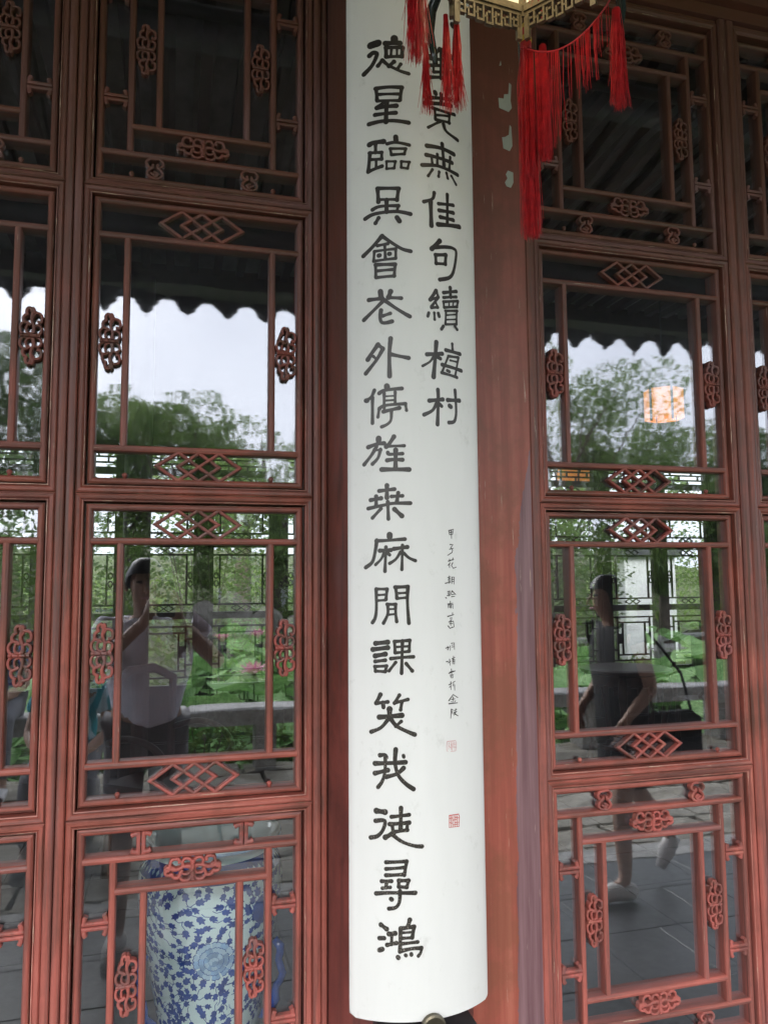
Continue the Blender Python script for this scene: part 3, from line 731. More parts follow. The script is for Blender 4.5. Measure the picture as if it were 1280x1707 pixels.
# calligraphy strokes on the board: [width mm, arc mm, height mm, ...] read along the curved face
STROKES = {
 '德': [[13.7,-100.6,2683.1,-85.5,2686.3],[8.2,-103.3,2661.6,-95.6,2666.6,-88.1,2663.8,-90.7,2653.7,-99.6,2637.9,-115.0,2623.7],[13.1,-52.6,2694.4,-52.1,2687.8],[9.5,-70.6,2684.4,-41.1,2684.7],[7.7,-69.5,2675.2,-36.2,2675.3],[8.2,-69.5,2675.2,-69.1,2655.6],[7.7,-36.2,2675.3,-37.6,2656.1],[7.1,-68.4,2655.0,-37.6,2656.1],[5.9,-58.4,2672.2,-59.8,2657.3],[4.7,-47.3,2672.2,-47.5,2657.3],[7.6,-85.8,2637.4,-77.1,2648.3],[7.0,-75.8,2647.7,-64.8,2637.1,-42.8,2625.4,-24.3,2620.1],[7.6,-63.6,2635.0,-53.7,2644.2],[7.0,-46.5,2629.2,-40.2,2639.3]],
 '星': [[7.5,-91.1,2589.4,-65.2,2590.9,-38.3,2590.0],[6.9,-89.9,2588.5,-88.3,2565.0],[6.9,-38.8,2589.2,-42.2,2563.2],[6.3,-86.2,2576.4,-44.5,2575.8],[5.7,-88.3,2562.7,-43.4,2561.9],[7.4,-69.9,2559.6,-77.7,2556.2,-88.9,2548.8],[8.0,-88.9,2548.3,-49.7,2550.9],[8.4,-69.1,2558.3,-70.7,2517.2],[7.4,-92.7,2533.7,-51.0,2536.0],[7.9,-105.4,2515.7,-80.5,2519.1,-53.6,2519.3,-25.4,2516.1]],
 '臨': [[9.5,-104.4,2472.6,-95.6,2475.8,-75.9,2476.5],[7.2,-91.9,2471.5,-92.0,2454.9],[6.6,-104.5,2455.2,-79.7,2453.8],[6.1,-79.7,2453.8,-79.8,2439.8],[6.1,-103.3,2441.0,-79.8,2439.8],[7.1,-103.2,2455.0,-107.2,2416.1],[5.5,-90.9,2439.5,-91.0,2423.0],[6.6,-106.0,2416.6,-93.5,2420.7,-79.2,2425.0],[8.9,-51.5,2485.2,-51.0,2476.5],[6.7,-68.6,2471.0,-51.6,2473.9,-24.7,2469.2],[5.5,-62.6,2460.6,-31.7,2461.1],[5.5,-62.6,2460.6,-60.3,2447.8],[5.5,-31.7,2461.1,-34.7,2449.9],[5.5,-59.1,2447.7,-34.7,2449.9],[4.9,-70.1,2434.1,-52.6,2433.7],[4.9,-52.6,2433.7,-55.2,2419.7],[4.9,-55.2,2419.7,-70.2,2418.9],[4.9,-70.2,2418.9,-70.1,2434.1],[4.9,-41.0,2433.9,-24.6,2433.5],[4.9,-25.1,2433.5,-28.4,2420.0],[4.9,-28.4,2420.0,-41.1,2421.2],[4.9,-41.1,2421.2,-41.0,2433.9]],
 'mark': [[12.5,78.7,2754.1,89.2,2755.5]],
 '窮': [[8.4,6.4,2690.3,9.8,2686.3],[7.2,18.9,2666.3,29.9,2671.1,44.5,2688.8],[7.9,44.5,2688.8,61.1,2687.6,85.8,2681.8],[6.6,53.2,2676.7,73.8,2677.6,83.8,2670.7,81.6,2647.7],[7.2,22.9,2661.2,70.4,2670.4],[7.2,24.1,2647.1,70.1,2659.1],[6.6,29.4,2634.0,68.2,2645.0],[7.2,20.9,2620.6,71.3,2633.9],[6.5,47.4,2687.1,45.8,2624.4],[6.5,71.5,2646.8,69.4,2622.0],[5.3,29.8,2661.8,28.8,2633.9]],
 '竟': [[8.7,32.1,2591.4,33.2,2588.6],[7.6,21.7,2577.1,68.7,2586.8],[8.2,9.5,2562.7,70.1,2574.6],[6.4,25.5,2555.8,57.1,2555.6,79.7,2558.3],[6.3,30.4,2554.4,32.0,2534.0],[6.3,66.5,2554.8,64.5,2534.4],[5.2,32.2,2542.4,64.8,2549.5],[5.8,32.0,2532.7,66.1,2535.8],[5.7,43.4,2531.8,15.4,2512.1],[6.9,50.6,2528.2,57.9,2514.0,87.1,2505.7],[6.4,45.8,2591.5,44.9,2571.5]],
 '無': [[8.0,12.2,2472.8,43.9,2474.8,76.2,2471.5],[7.3,46.9,2484.7,50.6,2440.3],[7.9,10.6,2453.3,26.7,2453.1,70.8,2451.5],[5.5,21.8,2452.8,23.7,2436.5],[5.6,35.1,2459.6,34.7,2436.4],[5.6,66.3,2461.8,63.6,2436.3],[7.3,1.3,2430.5,31.9,2435.0,54.9,2433.8,85.4,2430.2],[5.5,23.6,2425.0,14.0,2409.6],[5.5,38.7,2423.2,37.2,2413.3],[5.6,56.3,2425.1,59.1,2414.8],[5.6,68.7,2422.2,80.5,2408.3]],
 '吳': [[7.6,-88.8,2379.4,-46.4,2377.8],[8.1,-88.3,2378.1,-87.0,2351.5],[7.5,-47.1,2376.5,-50.2,2353.8],[5.9,-85.3,2355.9,-51.4,2355.1],[8.0,-70.7,2354.2,-70.9,2330.3],[7.0,-99.0,2336.3,-84.2,2341.7,-47.4,2342.0],[5.9,-47.9,2341.3,-50.4,2331.2],[7.5,-114.1,2319.3,-99.0,2326.2,-74.6,2329.3,-48.0,2330.0,-23.7,2325.9],[7.4,-86.8,2318.3,-93.0,2308.0],[8.5,-50.5,2317.9,-45.8,2310.4]],
 '會': [[7.9,-118.3,2243.4,-99.4,2259.9,-80.2,2280.8],[6.8,-80.2,2280.8,-63.0,2267.5,-41.5,2253.8,-24.1,2249.6],[5.8,-89.6,2261.5,-69.0,2264.5],[5.7,-75.1,2263.0,-74.1,2235.6],[5.7,-95.8,2250.3,-53.5,2253.7],[5.7,-95.8,2249.5,-97.2,2231.0],[5.7,-53.5,2252.5,-53.7,2235.1],[5.7,-97.2,2230.3,-53.7,2234.1],[8.3,-86.8,2241.1,-85.4,2241.5],[7.8,-66.5,2243.5,-65.3,2243.7],[6.7,-93.5,2222.7,-55.0,2222.0],[6.2,-93.5,2222.0,-93.0,2197.1],[6.2,-55.0,2221.5,-56.9,2198.0],[5.7,-92.5,2196.6,-56.4,2198.5],[5.7,-90.0,2210.0,-58.7,2211.6]],
 '花': [[9.7,-84.2,2168.1,-83.1,2157.0],[8.7,-64.3,2167.3,-68.2,2155.8],[7.7,-107.5,2152.7,-80.7,2153.9],[6.6,-69.9,2155.1,-43.7,2153.7],[7.1,-117.8,2113.2,-97.8,2130.9,-77.1,2150.5],[7.1,-77.1,2150.5,-56.9,2135.2,-38.0,2123.1,-27.2,2117.3],[7.1,-83.3,2130.0,-85.1,2115.3,-82.2,2105.9,-73.9,2104.5,-61.9,2107.1],[6.1,-79.7,2118.7,-65.4,2123.1]],
 '佳': [[7.0,26.9,2376.9,22.7,2363.3,4.2,2354.5],[8.0,18.6,2357.5,19.7,2307.1],[7.0,57.6,2380.1,56.4,2315.8],[7.2,36.2,2355.8,72.2,2361.5],[7.1,37.4,2342.1,71.9,2345.4],[7.1,40.0,2328.6,71.6,2329.9],[8.8,34.2,2312.2,88.2,2320.5]],
 '句': [[9.0,37.8,2278.7,19.8,2259.3],[6.8,21.2,2262.0,52.0,2269.0,70.4,2270.2,78.3,2262.5,71.1,2225.1,59.8,2207.4,36.5,2198.5],[6.9,27.7,2247.9,51.7,2252.5],[6.9,51.7,2252.5,49.9,2233.1],[6.3,49.9,2233.1,28.8,2230.6],[6.9,28.8,2230.6,27.7,2247.9]],
 '續': [[7.2,27.9,2174.7,14.9,2154.6],[5.7,17.0,2155.4,31.0,2161.0],[5.7,28.5,2174.3,32.6,2162.0],[5.6,30.9,2159.7,17.3,2140.6],[5.7,17.3,2138.6,30.7,2141.1],[4.6,26.2,2151.1,30.7,2142.3],[6.1,11.4,2127.5,9.3,2120.4],[5.1,23.2,2128.9,23.8,2115.4],[6.7,32.1,2128.9,33.9,2122.9],[6.8,60.9,2186.2,61.5,2167.5],[6.3,44.5,2173.1,76.6,2182.0],[5.8,44.4,2163.1,76.4,2170.6],[5.3,44.2,2154.3,80.5,2162.7],[5.2,80.5,2162.7,77.6,2150.2],[5.2,77.6,2150.2,45.4,2142.8],[5.2,45.4,2142.8,44.2,2154.3],[3.4,57.4,2156.7,57.2,2146.6],[3.4,68.1,2158.8,66.4,2148.4],[4.7,48.2,2136.3,78.1,2141.9],[4.6,49.6,2136.5,47.7,2108.9],[4.7,76.4,2141.6,75.2,2113.7],[3.4,50.9,2128.0,74.0,2133.6],[3.4,50.8,2118.8,73.8,2123.5],[4.7,47.7,2108.9,75.2,2113.7],[6.1,42.8,2104.4,38.2,2097.5],[5.7,70.9,2109.1,76.6,2103.2]],
 '外': [[8.5,-89.8,2061.7,-102.0,2045.5,-110.2,2033.3],[7.0,-88.6,2060.4,-80.2,2053.4],[7.0,-80.2,2052.7,-93.6,2030.4,-114.6,2005.7],[5.5,-98.9,2038.5,-93.1,2033.2],[7.9,-65.1,2072.9,-67.7,2041.4,-67.6,1997.8],[7.0,-64.9,2041.3,-48.3,2037.5,-30.5,2034.2]],
 '停': [[6.4,-97.6,1971.4,-103.8,1958.5,-114.1,1952.0],[8.9,-114.4,1952.0,-112.2,1951.8],[5.9,-101.3,1957.1,-101.7,1906.8],[10.3,-73.2,1978.7,-72.5,1975.1],[6.9,-88.0,1964.8,-77.3,1970.4,-44.2,1973.6],[5.4,-78.5,1964.5,-78.7,1935.7],[5.4,-57.2,1966.4,-57.4,1942.4],[3.4,-76.2,1958.4,-58.5,1959.2],[4.4,-77.4,1950.0,-57.4,1950.8],[5.9,-88.3,1933.7,-77.5,1940.4,-37.4,1943.6],[5.4,-88.2,1935.6,-90.8,1918.2],[5.4,-37.4,1942.4,-35.6,1930.5],[6.8,-80.0,1928.5,-49.3,1935.2],[5.8,-64.6,1929.4,-65.9,1911.5,-73.1,1903.3,-83.7,1898.8]],
 '旌': [[10.2,-89.8,1876.4,-89.9,1872.8],[7.3,-110.5,1860.2,-92.3,1865.8,-79.2,1866.6],[6.8,-89.9,1874.0,-94.7,1860.0],[6.3,-97.2,1855.3,-104.5,1843.8,-118.8,1826.7],[6.3,-86.4,1854.9,-91.3,1838.5,-102.2,1827.1],[4.8,-96.0,1854.1,-85.3,1853.7],[7.8,-60.3,1879.2,-68.7,1866.3,-75.3,1859.8],[5.3,-73.4,1860.5,-40.6,1861.4],[6.3,-72.3,1848.6,-68.8,1845.0,-44.2,1846.0],[7.7,-57.1,1853.1,-57.9,1816.5],[6.8,-73.6,1833.3,-61.9,1834.7,-44.4,1834.1],[7.7,-84.3,1815.8,-31.6,1815.3]],
 '梅': [[8.0,26.9,2070.0,24.6,2045.2,20.0,1999.6],[7.1,6.5,2043.5,39.6,2048.2],[5.0,20.6,2041.1,12.6,2029.4,-2.6,2019.7],[7.1,28.0,2041.2,35.3,2037.8],[5.6,63.9,2071.5,64.6,2059.2],[7.2,48.2,2056.7,83.8,2054.3],[5.1,53.8,2045.2,79.3,2046.3],[5.1,79.3,2046.3,69.7,2006.3],[5.0,53.8,2045.2,39.0,2012.0],[6.7,39.2,2026.0,86.4,2020.6],[5.6,37.6,2009.9,74.5,2005.0],[4.1,58.1,2037.2,73.5,2036.6],[5.6,50.4,2015.7,55.6,2014.1]],
 '村': [[6.9,28.9,1974.9,29.4,1955.5,27.0,1905.8],[8.0,10.3,1951.6,39.5,1956.5],[6.4,25.8,1947.9,16.4,1932.7,-0.9,1923.2],[7.0,31.1,1947.2,36.5,1942.8],[6.5,69.1,1978.3,71.2,1940.5,69.6,1924.4,64.8,1914.5,52.8,1911.6],[7.6,50.7,1956.4,80.0,1958.9],[8.0,54.9,1945.4,57.8,1943.8]],
 '桑': [[7.7,-74.5,1784.8,-74.7,1761.3],[6.7,-89.4,1774.5,-60.1,1777.5],[6.7,-95.4,1764.1,-95.5,1746.6],[6.7,-106.2,1757.4,-85.9,1760.4],[6.7,-53.1,1770.4,-55.6,1754.1],[5.8,-66.0,1763.5,-45.0,1764.5],[6.2,-111.2,1741.2,-79.0,1747.4,-62.6,1750.2,-29.9,1750.5],[6.2,-73.1,1753.1,-72.2,1720.4],[5.8,-86.1,1740.5,-102.8,1722.9],[7.7,-60.4,1738.9,-46.6,1726.0]],
 '麻': [[10.5,-70.1,1690.1,-70.1,1686.7],[6.2,-95.9,1678.9,-72.5,1679.7,-41.2,1681.8],[6.2,-94.8,1680.0,-97.2,1662.7,-103.3,1639.6,-116.7,1628.7],[5.7,-77.3,1667.0,-79.5,1620.9],[6.7,-89.0,1660.2,-68.0,1661.1],[5.3,-80.8,1655.5,-86.8,1644.0,-97.4,1633.7],[6.2,-75.0,1656.6,-70.4,1651.9],[5.7,-45.9,1670.2,-47.5,1624.1],[6.7,-62.2,1663.4,-36.7,1666.7],[5.2,-49.5,1657.5,-58.9,1643.7,-70.5,1635.8],[5.7,-43.8,1655.2,-33.4,1645.9,-21.7,1640.8]],
 '閒': [[5.7,-96.6,1587.7,-96.3,1552.1,-98.8,1533.9,-104.1,1524.7],[5.7,-96.6,1587.7,-75.6,1587.5],[5.7,-75.6,1587.5,-78.0,1568.1],[4.3,-94.3,1576.2,-78.0,1577.2],[4.8,-95.5,1565.9,-79.2,1566.9],[6.7,-60.5,1590.9,-36.3,1591.8],[6.2,-59.4,1589.7,-57.3,1570.2],[6.2,-36.3,1591.8,-37.7,1563.2,-35.2,1523.3],[4.3,-56.0,1579.4,-38.7,1580.4],[4.8,-56.1,1569.8,-40.0,1571.2],[5.7,-75.8,1558.9,-59.7,1558.8],[5.7,-74.6,1557.8,-74.8,1540.7,-83.0,1523.6],[5.7,-60.1,1558.8,-59.8,1540.6,-58.1,1526.5],[3.8,-73.5,1549.8,-60.9,1550.2],[4.3,-73.6,1539.5,-59.8,1540.6]],
 '課': [[8.1,-98.4,1485.9,-75.2,1488.3],[8.1,-103.9,1474.5,-75.3,1478.1],[8.1,-99.3,1462.6,-80.0,1466.1],[6.2,-99.3,1452.4,-80.1,1454.8],[5.8,-99.9,1442.9,-77.8,1444.2],[5.8,-77.8,1444.2,-80.2,1434.1],[5.3,-80.2,1433.6,-98.7,1434.6],[5.8,-98.7,1434.6,-99.9,1442.9],[6.2,-62.6,1489.4,-33.9,1491.3],[5.7,-62.6,1489.4,-61.6,1469.0],[5.7,-33.9,1491.3,-35.2,1472.1],[4.3,-61.5,1479.2,-35.1,1480.5],[5.3,-61.6,1468.3,-35.2,1471.0],[5.8,-47.7,1490.4,-49.9,1430.7],[5.8,-69.7,1457.8,-49.1,1459.9,-27.3,1460.7],[5.3,-60.6,1451.0,-73.3,1435.2],[5.8,-41.2,1448.5,-29.9,1434.8]],
 '笑': [[6.8,-89.7,1391.4,-98.0,1375.5],[5.8,-95.6,1375.6,-76.1,1378.1],[6.8,-85.2,1376.9,-84.2,1368.0],[6.3,-54.3,1390.4,-63.6,1375.9],[5.8,-61.3,1377.0,-38.5,1382.3],[5.8,-49.9,1378.0,-52.3,1363.6],[9.7,-72.8,1364.7,-72.9,1349.2],[8.2,-92.3,1350.0,-50.1,1353.5],[6.3,-75.2,1346.9,-89.0,1331.1,-107.7,1322.8],[6.8,-70.6,1346.9,-59.4,1333.6,-36.8,1322.2,-26.5,1317.9],[5.8,-51.4,1342.4,-61.7,1333.6]],
 '我': [[6.8,-91.2,1280.6,-82.5,1281.5,-79.8,1277.1],[6.4,-81.4,1279.3,-82.3,1251.8,-87.4,1234.1,-95.5,1222.8],[7.8,-101.0,1265.5,-44.2,1268.3],[6.9,-62.0,1291.6,-63.4,1267.4,-57.9,1245.4,-44.6,1229.9,-29.9,1219.6],[7.4,-101.1,1247.8,-77.1,1254.1],[6.9,-47.7,1258.0,-60.2,1247.6,-80.1,1241.9],[5.9,-47.9,1280.5,-47.3,1277.8]],
 '徒': [[9.4,-98.8,1180.3,-82.9,1178.7],[7.0,-100.6,1162.3,-83.4,1163.1,-86.9,1146.6,-97.3,1135.3,-110.0,1131.9],[7.0,-53.3,1186.2,-54.3,1149.3],[6.5,-71.0,1170.5,-38.4,1173.9],[7.0,-74.4,1157.4,-38.5,1159.8],[6.5,-70.0,1156.9,-67.8,1142.8],[5.5,-42.0,1154.5,-43.1,1147.4],[6.5,-65.6,1143.9,-42.0,1146.9],[8.0,-82.5,1133.8,-67.8,1141.7],[6.6,-70.1,1139.5,-52.3,1126.6,-29.9,1118.3,-15.1,1116.4]],
 '尋': [[6.6,-81.7,1089.6,-43.7,1091.3],[6.1,-43.7,1091.3,-48.4,1067.3],[6.1,-81.8,1077.8,-48.3,1080.6],[6.1,-81.9,1066.6,-48.4,1068.4],[6.6,-89.9,1055.9,-71.9,1056.6],[6.6,-80.9,1055.3,-81.6,1045.6],[5.6,-88.8,1043.6,-74.2,1045.8],[6.6,-58.5,1057.8,-40.7,1057.5],[6.1,-40.7,1057.5,-44.2,1045.8],[6.1,-44.2,1045.8,-58.6,1047.1],[6.6,-58.6,1047.1,-58.5,1057.8],[6.7,-100.3,1033.8,-73.2,1036.3,-28.6,1035.5],[6.7,-56.5,1039.6,-57.8,1020.4,-64.5,1010.8,-76.8,1008.4],[7.2,-72.8,1025.4,-71.5,1024.6]],
 '鴻': [[7.3,-91.6,979.4,-81.5,972.6],[7.3,-94.7,955.9,-86.1,956.5],[7.9,-94.8,935.2,-89.6,937.2],[7.3,-77.1,964.3,-66.0,965.6],[5.7,-72.0,963.4,-72.8,946.5],[6.3,-80.6,945.1,-64.0,948.8],[7.3,-39.2,988.6,-42.7,977.0],[6.7,-56.0,974.1,-31.5,976.5],[6.8,-56.0,974.1,-57.5,934.0],[6.3,-31.5,976.5,-35.1,957.7],[4.7,-53.9,966.7,-35.0,967.2],[5.7,-53.9,957.2,-35.1,957.7],[5.8,-54.0,947.7,-25.1,949.7],[6.3,-56.4,935.1,-36.4,938.7,-18.4,938.6],[5.8,-18.4,938.6,-19.7,931.3,-24.2,925.3],[7.4,-61.3,924.6,-60.4,923.5],[6.3,-47.6,928.0,-46.5,927.1],[6.3,-37.2,929.7,-37.0,928.0]],
 '甲': [[2.0,48.9,1699.1,50.2,1690.9],[2.0,48.9,1699.1,59.7,1701.8,57.4,1692.2,50.2,1690.9],[1.7,49.7,1695.1,58.4,1696.8],[2.0,54.4,1700.4,54.7,1683.9]],
 '子': [[2.2,51.3,1672.0,57.9,1672.1,52.6,1666.1,56.8,1661.5,55.3,1656.7,45.3,1651.2],[1.7,49.7,1663.0,58.9,1665.1]],
 '花small': [[2.0,46.5,1640.0,59.4,1643.8],[1.7,57.4,1646.2,56.4,1641.0],[1.7,49.3,1643.7,49.8,1639.5],[1.7,50.6,1636.7,44.9,1631.5],[1.9,48.6,1634.4,49.0,1627.3],[2.0,56.4,1636.7,53.4,1632.0,57.6,1626.2,65.0,1628.6]],
 '朝': [[1.5,44.5,1608.6,51.5,1609.8],[1.5,48.2,1611.4,47.9,1596.9],[1.5,45.9,1605.8,50.9,1606.3,50.8,1601.6,45.8,1601.1,45.9,1605.8],[1.9,38.9,1597.5,51.4,1599.7],[1.7,54.4,1608.6,53.6,1596.4],[1.7,54.4,1609.0,59.6,1609.5,58.8,1595.7],[1.5,54.9,1604.8,58.9,1605.3],[1.5,54.8,1600.6,58.9,1601.1]],
 '黔': [[1.5,44.1,1581.8,49.6,1582.9,48.7,1575.9,44.8,1576.0,44.1,1581.8],[1.5,42.5,1573.7,50.3,1574.8],[1.5,46.8,1581.8,46.7,1572.5],[1.9,39.2,1570.5,41.1,1569.1],[1.7,53.9,1582.9,50.9,1575.9],[2.0,53.9,1582.9,62.5,1575.7],[1.5,53.2,1575.9,59.5,1576.3],[1.7,52.3,1571.7,60.1,1572.3]],
 '南': [[1.7,43.6,1557.9,55.7,1559.5],[1.7,49.6,1563.1,49.5,1557.8],[1.7,45.0,1556.3,44.9,1550.5],[1.7,45.0,1556.3,56.3,1556.7,55.5,1549.1],[1.5,47.7,1553.9,53.3,1554.2],[1.5,47.7,1551.6,53.3,1551.9],[1.5,50.5,1555.0,50.4,1549.2]],
 '萬': [[2.0,43.2,1534.3,57.3,1537.4],[1.7,54.5,1540.9,53.9,1536.3],[1.7,48.7,1530.7,52.9,1531.7,51.4,1527.1,47.8,1527.2],[2.0,45.8,1523.8,55.7,1525.1,57.5,1514.2,52.6,1512.7],[1.7,50.0,1527.2,49.8,1516.8],[2.0,43.7,1516.3,48.3,1511.5,54.0,1514.3],[1.5,47.1,1520.3,54.1,1520.5]],
 '炯': [[1.7,38.1,1474.5,43.6,1476.5],[1.7,42.2,1477.7,42.9,1470.8],[1.5,44.9,1476.4,41.3,1471.6],[1.5,47.7,1478.6,47.6,1469.9],[1.7,50.6,1483.1,57.2,1483.9,57.5,1471.2],[1.5,51.9,1479.6,55.4,1480.1],[1.5,51.9,1476.1,55.9,1476.4]],
 '補': [[2.0,39.0,1449.2,43.1,1449.5],[1.7,45.9,1453.5,47.1,1441.9],[1.5,43.0,1446.7,48.6,1449.9],[1.5,51.5,1454.3,58.6,1456.2],[1.5,52.9,1453.1,52.7,1443.9],[1.5,52.8,1451.9,57.7,1452.4,56.9,1443.2],[1.5,53.3,1448.9,57.1,1449.2],[1.5,54.9,1458.7,54.9,1443.8]],
 '書': [[2.0,44.0,1427.3,59.0,1430.9],[1.7,49.7,1434.9,50.4,1425.7],[1.5,46.8,1429.4,55.3,1431.1],[1.5,46.7,1423.7,54.3,1424.3],[1.7,47.5,1421.4,53.7,1421.9,53.0,1418.2,48.0,1418.6,47.5,1421.4]],
 '於': [[1.7,43.7,1405.6,50.6,1408.6],[1.7,47.9,1411.1,48.2,1396.2],[1.7,44.9,1401.0,47.7,1403.1],[1.7,53.4,1409.5,57.8,1411.5],[1.7,54.0,1407.2,52.7,1402.7],[1.7,56.2,1404.8,56.6,1394.5]],
 '金': [[2.2,43.1,1376.2,53.0,1386.8,63.8,1380.2],[1.5,48.6,1378.0,57.1,1378.5],[1.7,52.9,1382.2,53.3,1370.8],[2.0,43.0,1370.5,62.7,1370.5],[1.5,48.6,1374.6,49.9,1372.7],[1.5,57.9,1375.0,56.1,1372.4]],
 '陵': [[2.0,48.3,1359.9,46.6,1343.1],[1.7,48.3,1359.9,51.9,1358.4,49.6,1354.1,51.8,1350.5],[1.7,55.3,1357.0,61.0,1358.8],[1.5,58.2,1360.2,58.1,1354.5],[1.7,53.8,1353.7,61.0,1354.2],[1.7,58.0,1353.4,53.7,1348.1],[2.0,54.6,1351.4,63.7,1346.0]],
 'seal_one': [[1.2,38.3,1301.1,57.0,1300.7,58.4,1296.7,57.8,1283.3,56.1,1281.9,45.5,1281.9],[1.2,38.3,1301.1,36.9,1293.3,37.0,1284.4,39.1,1282.6],[1.2,41.8,1298.5,40.7,1286.3],[1.2,45.8,1299.2,46.9,1284.5],[1.2,49.9,1299.2,48.3,1283.2],[1.2,54.1,1298.3,54.4,1283.7],[1.0,45.7,1294.7,51.2,1291.9,45.6,1289.1],[1.0,41.7,1292.9,45.6,1288.0],[1.0,50.7,1295.3,56.9,1294.0],[1.0,50.6,1289.7,56.8,1288.6]],
 'seal_two': [[1.8,40.2,1165.7,61.4,1165.2,62.8,1160.5,61.9,1142.9,39.8,1144.2,40.2,1165.7],[1.8,43.4,1163.5,43.6,1144.7],[1.8,47.4,1162.9,47.6,1144.1],[1.8,52.1,1163.3,52.3,1144.1],[1.8,57.1,1162.5,57.3,1143.7],[1.3,40.1,1160.6,47.3,1160.3],[1.3,47.3,1156.3,57.0,1156.6],[1.3,52.7,1151.1,61.1,1150.8],[1.3,40.5,1152.9,47.2,1150.8],[1.3,48.5,1147.7,59.6,1147.3],[1.3,52.9,1161.0,61.3,1158.5]],
}

# ================================================================ LATTICE DOOR LEAVES
WB = .0132   # lattice bar width
def ringobj(name, x0, x1, z0, z1, prof, parent):
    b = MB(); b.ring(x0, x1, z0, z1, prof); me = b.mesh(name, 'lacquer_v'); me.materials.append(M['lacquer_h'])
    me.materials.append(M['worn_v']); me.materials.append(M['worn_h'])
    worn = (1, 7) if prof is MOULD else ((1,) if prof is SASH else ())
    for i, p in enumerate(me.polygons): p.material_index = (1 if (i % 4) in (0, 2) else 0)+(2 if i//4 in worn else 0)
    return inst(name, me, parent)
MOULD = [(0, .055), (0, .0035), (.0012, -.0008), (.004, -.0030), (.0095, -.0022), (.0120, .0002), (.0128, .0018), (.0138, .0002), (.0158, .0008), (.0165, .004), (.0165, .055)]
SASH = [(0, .050), (0, .0145), (.0018, .0115), (.0050, .0098), (.0085, .0098), (.0114, .0115), (.0132, .0145), (.0132, .050)]
# scroll carving: strokes of the upper half, mm-like units traced from the carving, mirrored below
def catmull(P, n=5):
    if len(P) < 3: return list(P)
    out = []
    Q = [P[0]]+list(P)+[P[-1]]
    for i in range(1, len(Q)-2):
        p0, p1, p2, p3 = Q[i-1], Q[i], Q[i+1], Q[i+2]
        for k in range(n):
            t_ = k/n
            out.append(tuple(.5*((2*p1[a])+(-p0[a]+p2[a])*t_+(2*p0[a]-5*p1[a]+4*p2[a]-p3[a])*t_*t_+(-p0[a]+3*p1[a]-3*p2[a]+p3[a])*t_**3) for a in (0, 1)))
    out.append(P[-1]); return out
SCR = [
 (62, [(372, 560), (392, 520), (350, 478), (300, 505), (285, 570), (300, 610), (250, 640), (222, 700), (240, 765), (320, 790), (380, 830)]),
 (62, [(400, 470), (440, 520), (405, 600), (392, 700), (410, 780), (440, 850), (440, 1000)]),
 (56, [(440, 570), (500, 575), (580, 600), (612, 670), (600, 750), (550, 775), (535, 735)]),
 (54, [(235, 770), (165, 840), (160, 940), (210, 1005), (300, 1020)]),
 (46, [(330, 800), (285, 870), (290, 960), (350, 1000), (410, 990), (420, 930)]),
 (52, [(470, 850), (520, 825), (590, 860), (605, 930), (570, 1000), (500, 1020)]),
 (40, [(400, 700), (430, 640), (470, 600)]),
]
def scroll_mesh(wide, tall, horiz=False, depth=.024):
    b = MB(); k = 0
    sx = wide/545.; sz = tall/1215.
    for mir in (1, -1):
        for w_, P in SCR:
            pts = [((x-385)*sx, -(y-1045)*sz*mir) for x, y in P]
            pts = catmull(pts, 3)
            if horiz: pts = [(-z, x) for x, z in pts]
            b.ribbon(pts, w_*sx*1.12, .0085+.00022*k, depth, 1.1); k += 1
    P = [((160-385)*sx, 0), ((585-385)*sx, 0)]
    if horiz: P = [(-z, x) for x, z in P]
    b.ribbon(P, 78*sx, .0065, depth, 1.2)
    for q in (-.30, -.05, .22):
        c = (q*wide, 0) if not horiz else (0, q*wide)
        r_ = .0036; vs = [(c[0], .0046, c[1])]
        for j in range(8): vs.append((c[0]+r_*cos(j*pi/4), .0078, c[1]+r_*sin(j*pi/4)))
        b.add(vs, [(0, 1+(j+1) % 8, 1+j) for j in range(8)])
    me = b.mesh('scroll_carving', 'lacquer_carved'); recalc(me); return me
SC_V = scroll_mesh(.0475, .121); SC_H = scroll_mesh(.0500, .112, True)
SC_VS = scroll_mesh(.0440, .116)
def curl_mesh():
    b = MB()
    S1 = [[(0, .024), (-.010, .024), (-.017, .015), (-.013, .005), (-.005, .004), (-.006, .012)], [(0, .024), (.011, .023), (.017, .014), (.013, .004), (.005, .003), (.004, .011)],
          [(-.003, .004), (-.012, -.004), (-.015, -.015), (-.006, -.024), (.004, -.024)], [(.003, .003), (.013, -.005), (.015, -.016), (.007, -.023), (-.002, -.020), (-.004, -.011), (.003, -.008)],
          [(-.008, -.012), (0, -.016), (.009, -.011)]]
    for k, P in enumerate(S1): b.ribbon(catmull(P, 4), .0062, .0085+.0003*k, .0235, 1.1)
    me = b.mesh('curl_carving', 'lacquer_carved'); recalc(me); return me
CURL = curl_mesh()
def bracket_mesh(L, vertical):
    # a paired rod with curled feet at both ends, spanning L
    b = MB(); h = .0185
    parts = [([(-L/2, .0047), (L/2, .0047)], .0080, .0100), ([(-L/2, -.0047), (L/2, -.0047)], .0080, .0100)]
    for s_ in (-1, 1):
        x = s_*(L/2-.0048)
        parts += [([(x, .004), (x, h-.004)], .0085, .0092), ([(x, -.004), (x, -h+.004)], .0085, .0092),
                  ([(x, h-.005), (x-s_*.0028, h)], .0088, .0086), ([(x, -h+.005), (x-s_*.0028, -h)], .0088, .0086)]
    for k, (P, w_, y) in enumerate(parts):
        if vertical: P = [(-z, x) for x, z in P]
        b.ribbon(P, w_, y+.0002*k, .0235, 1.0)
    me = b.mesh('paired_bracket', 'lacquer_carved'); recalc(me); return me
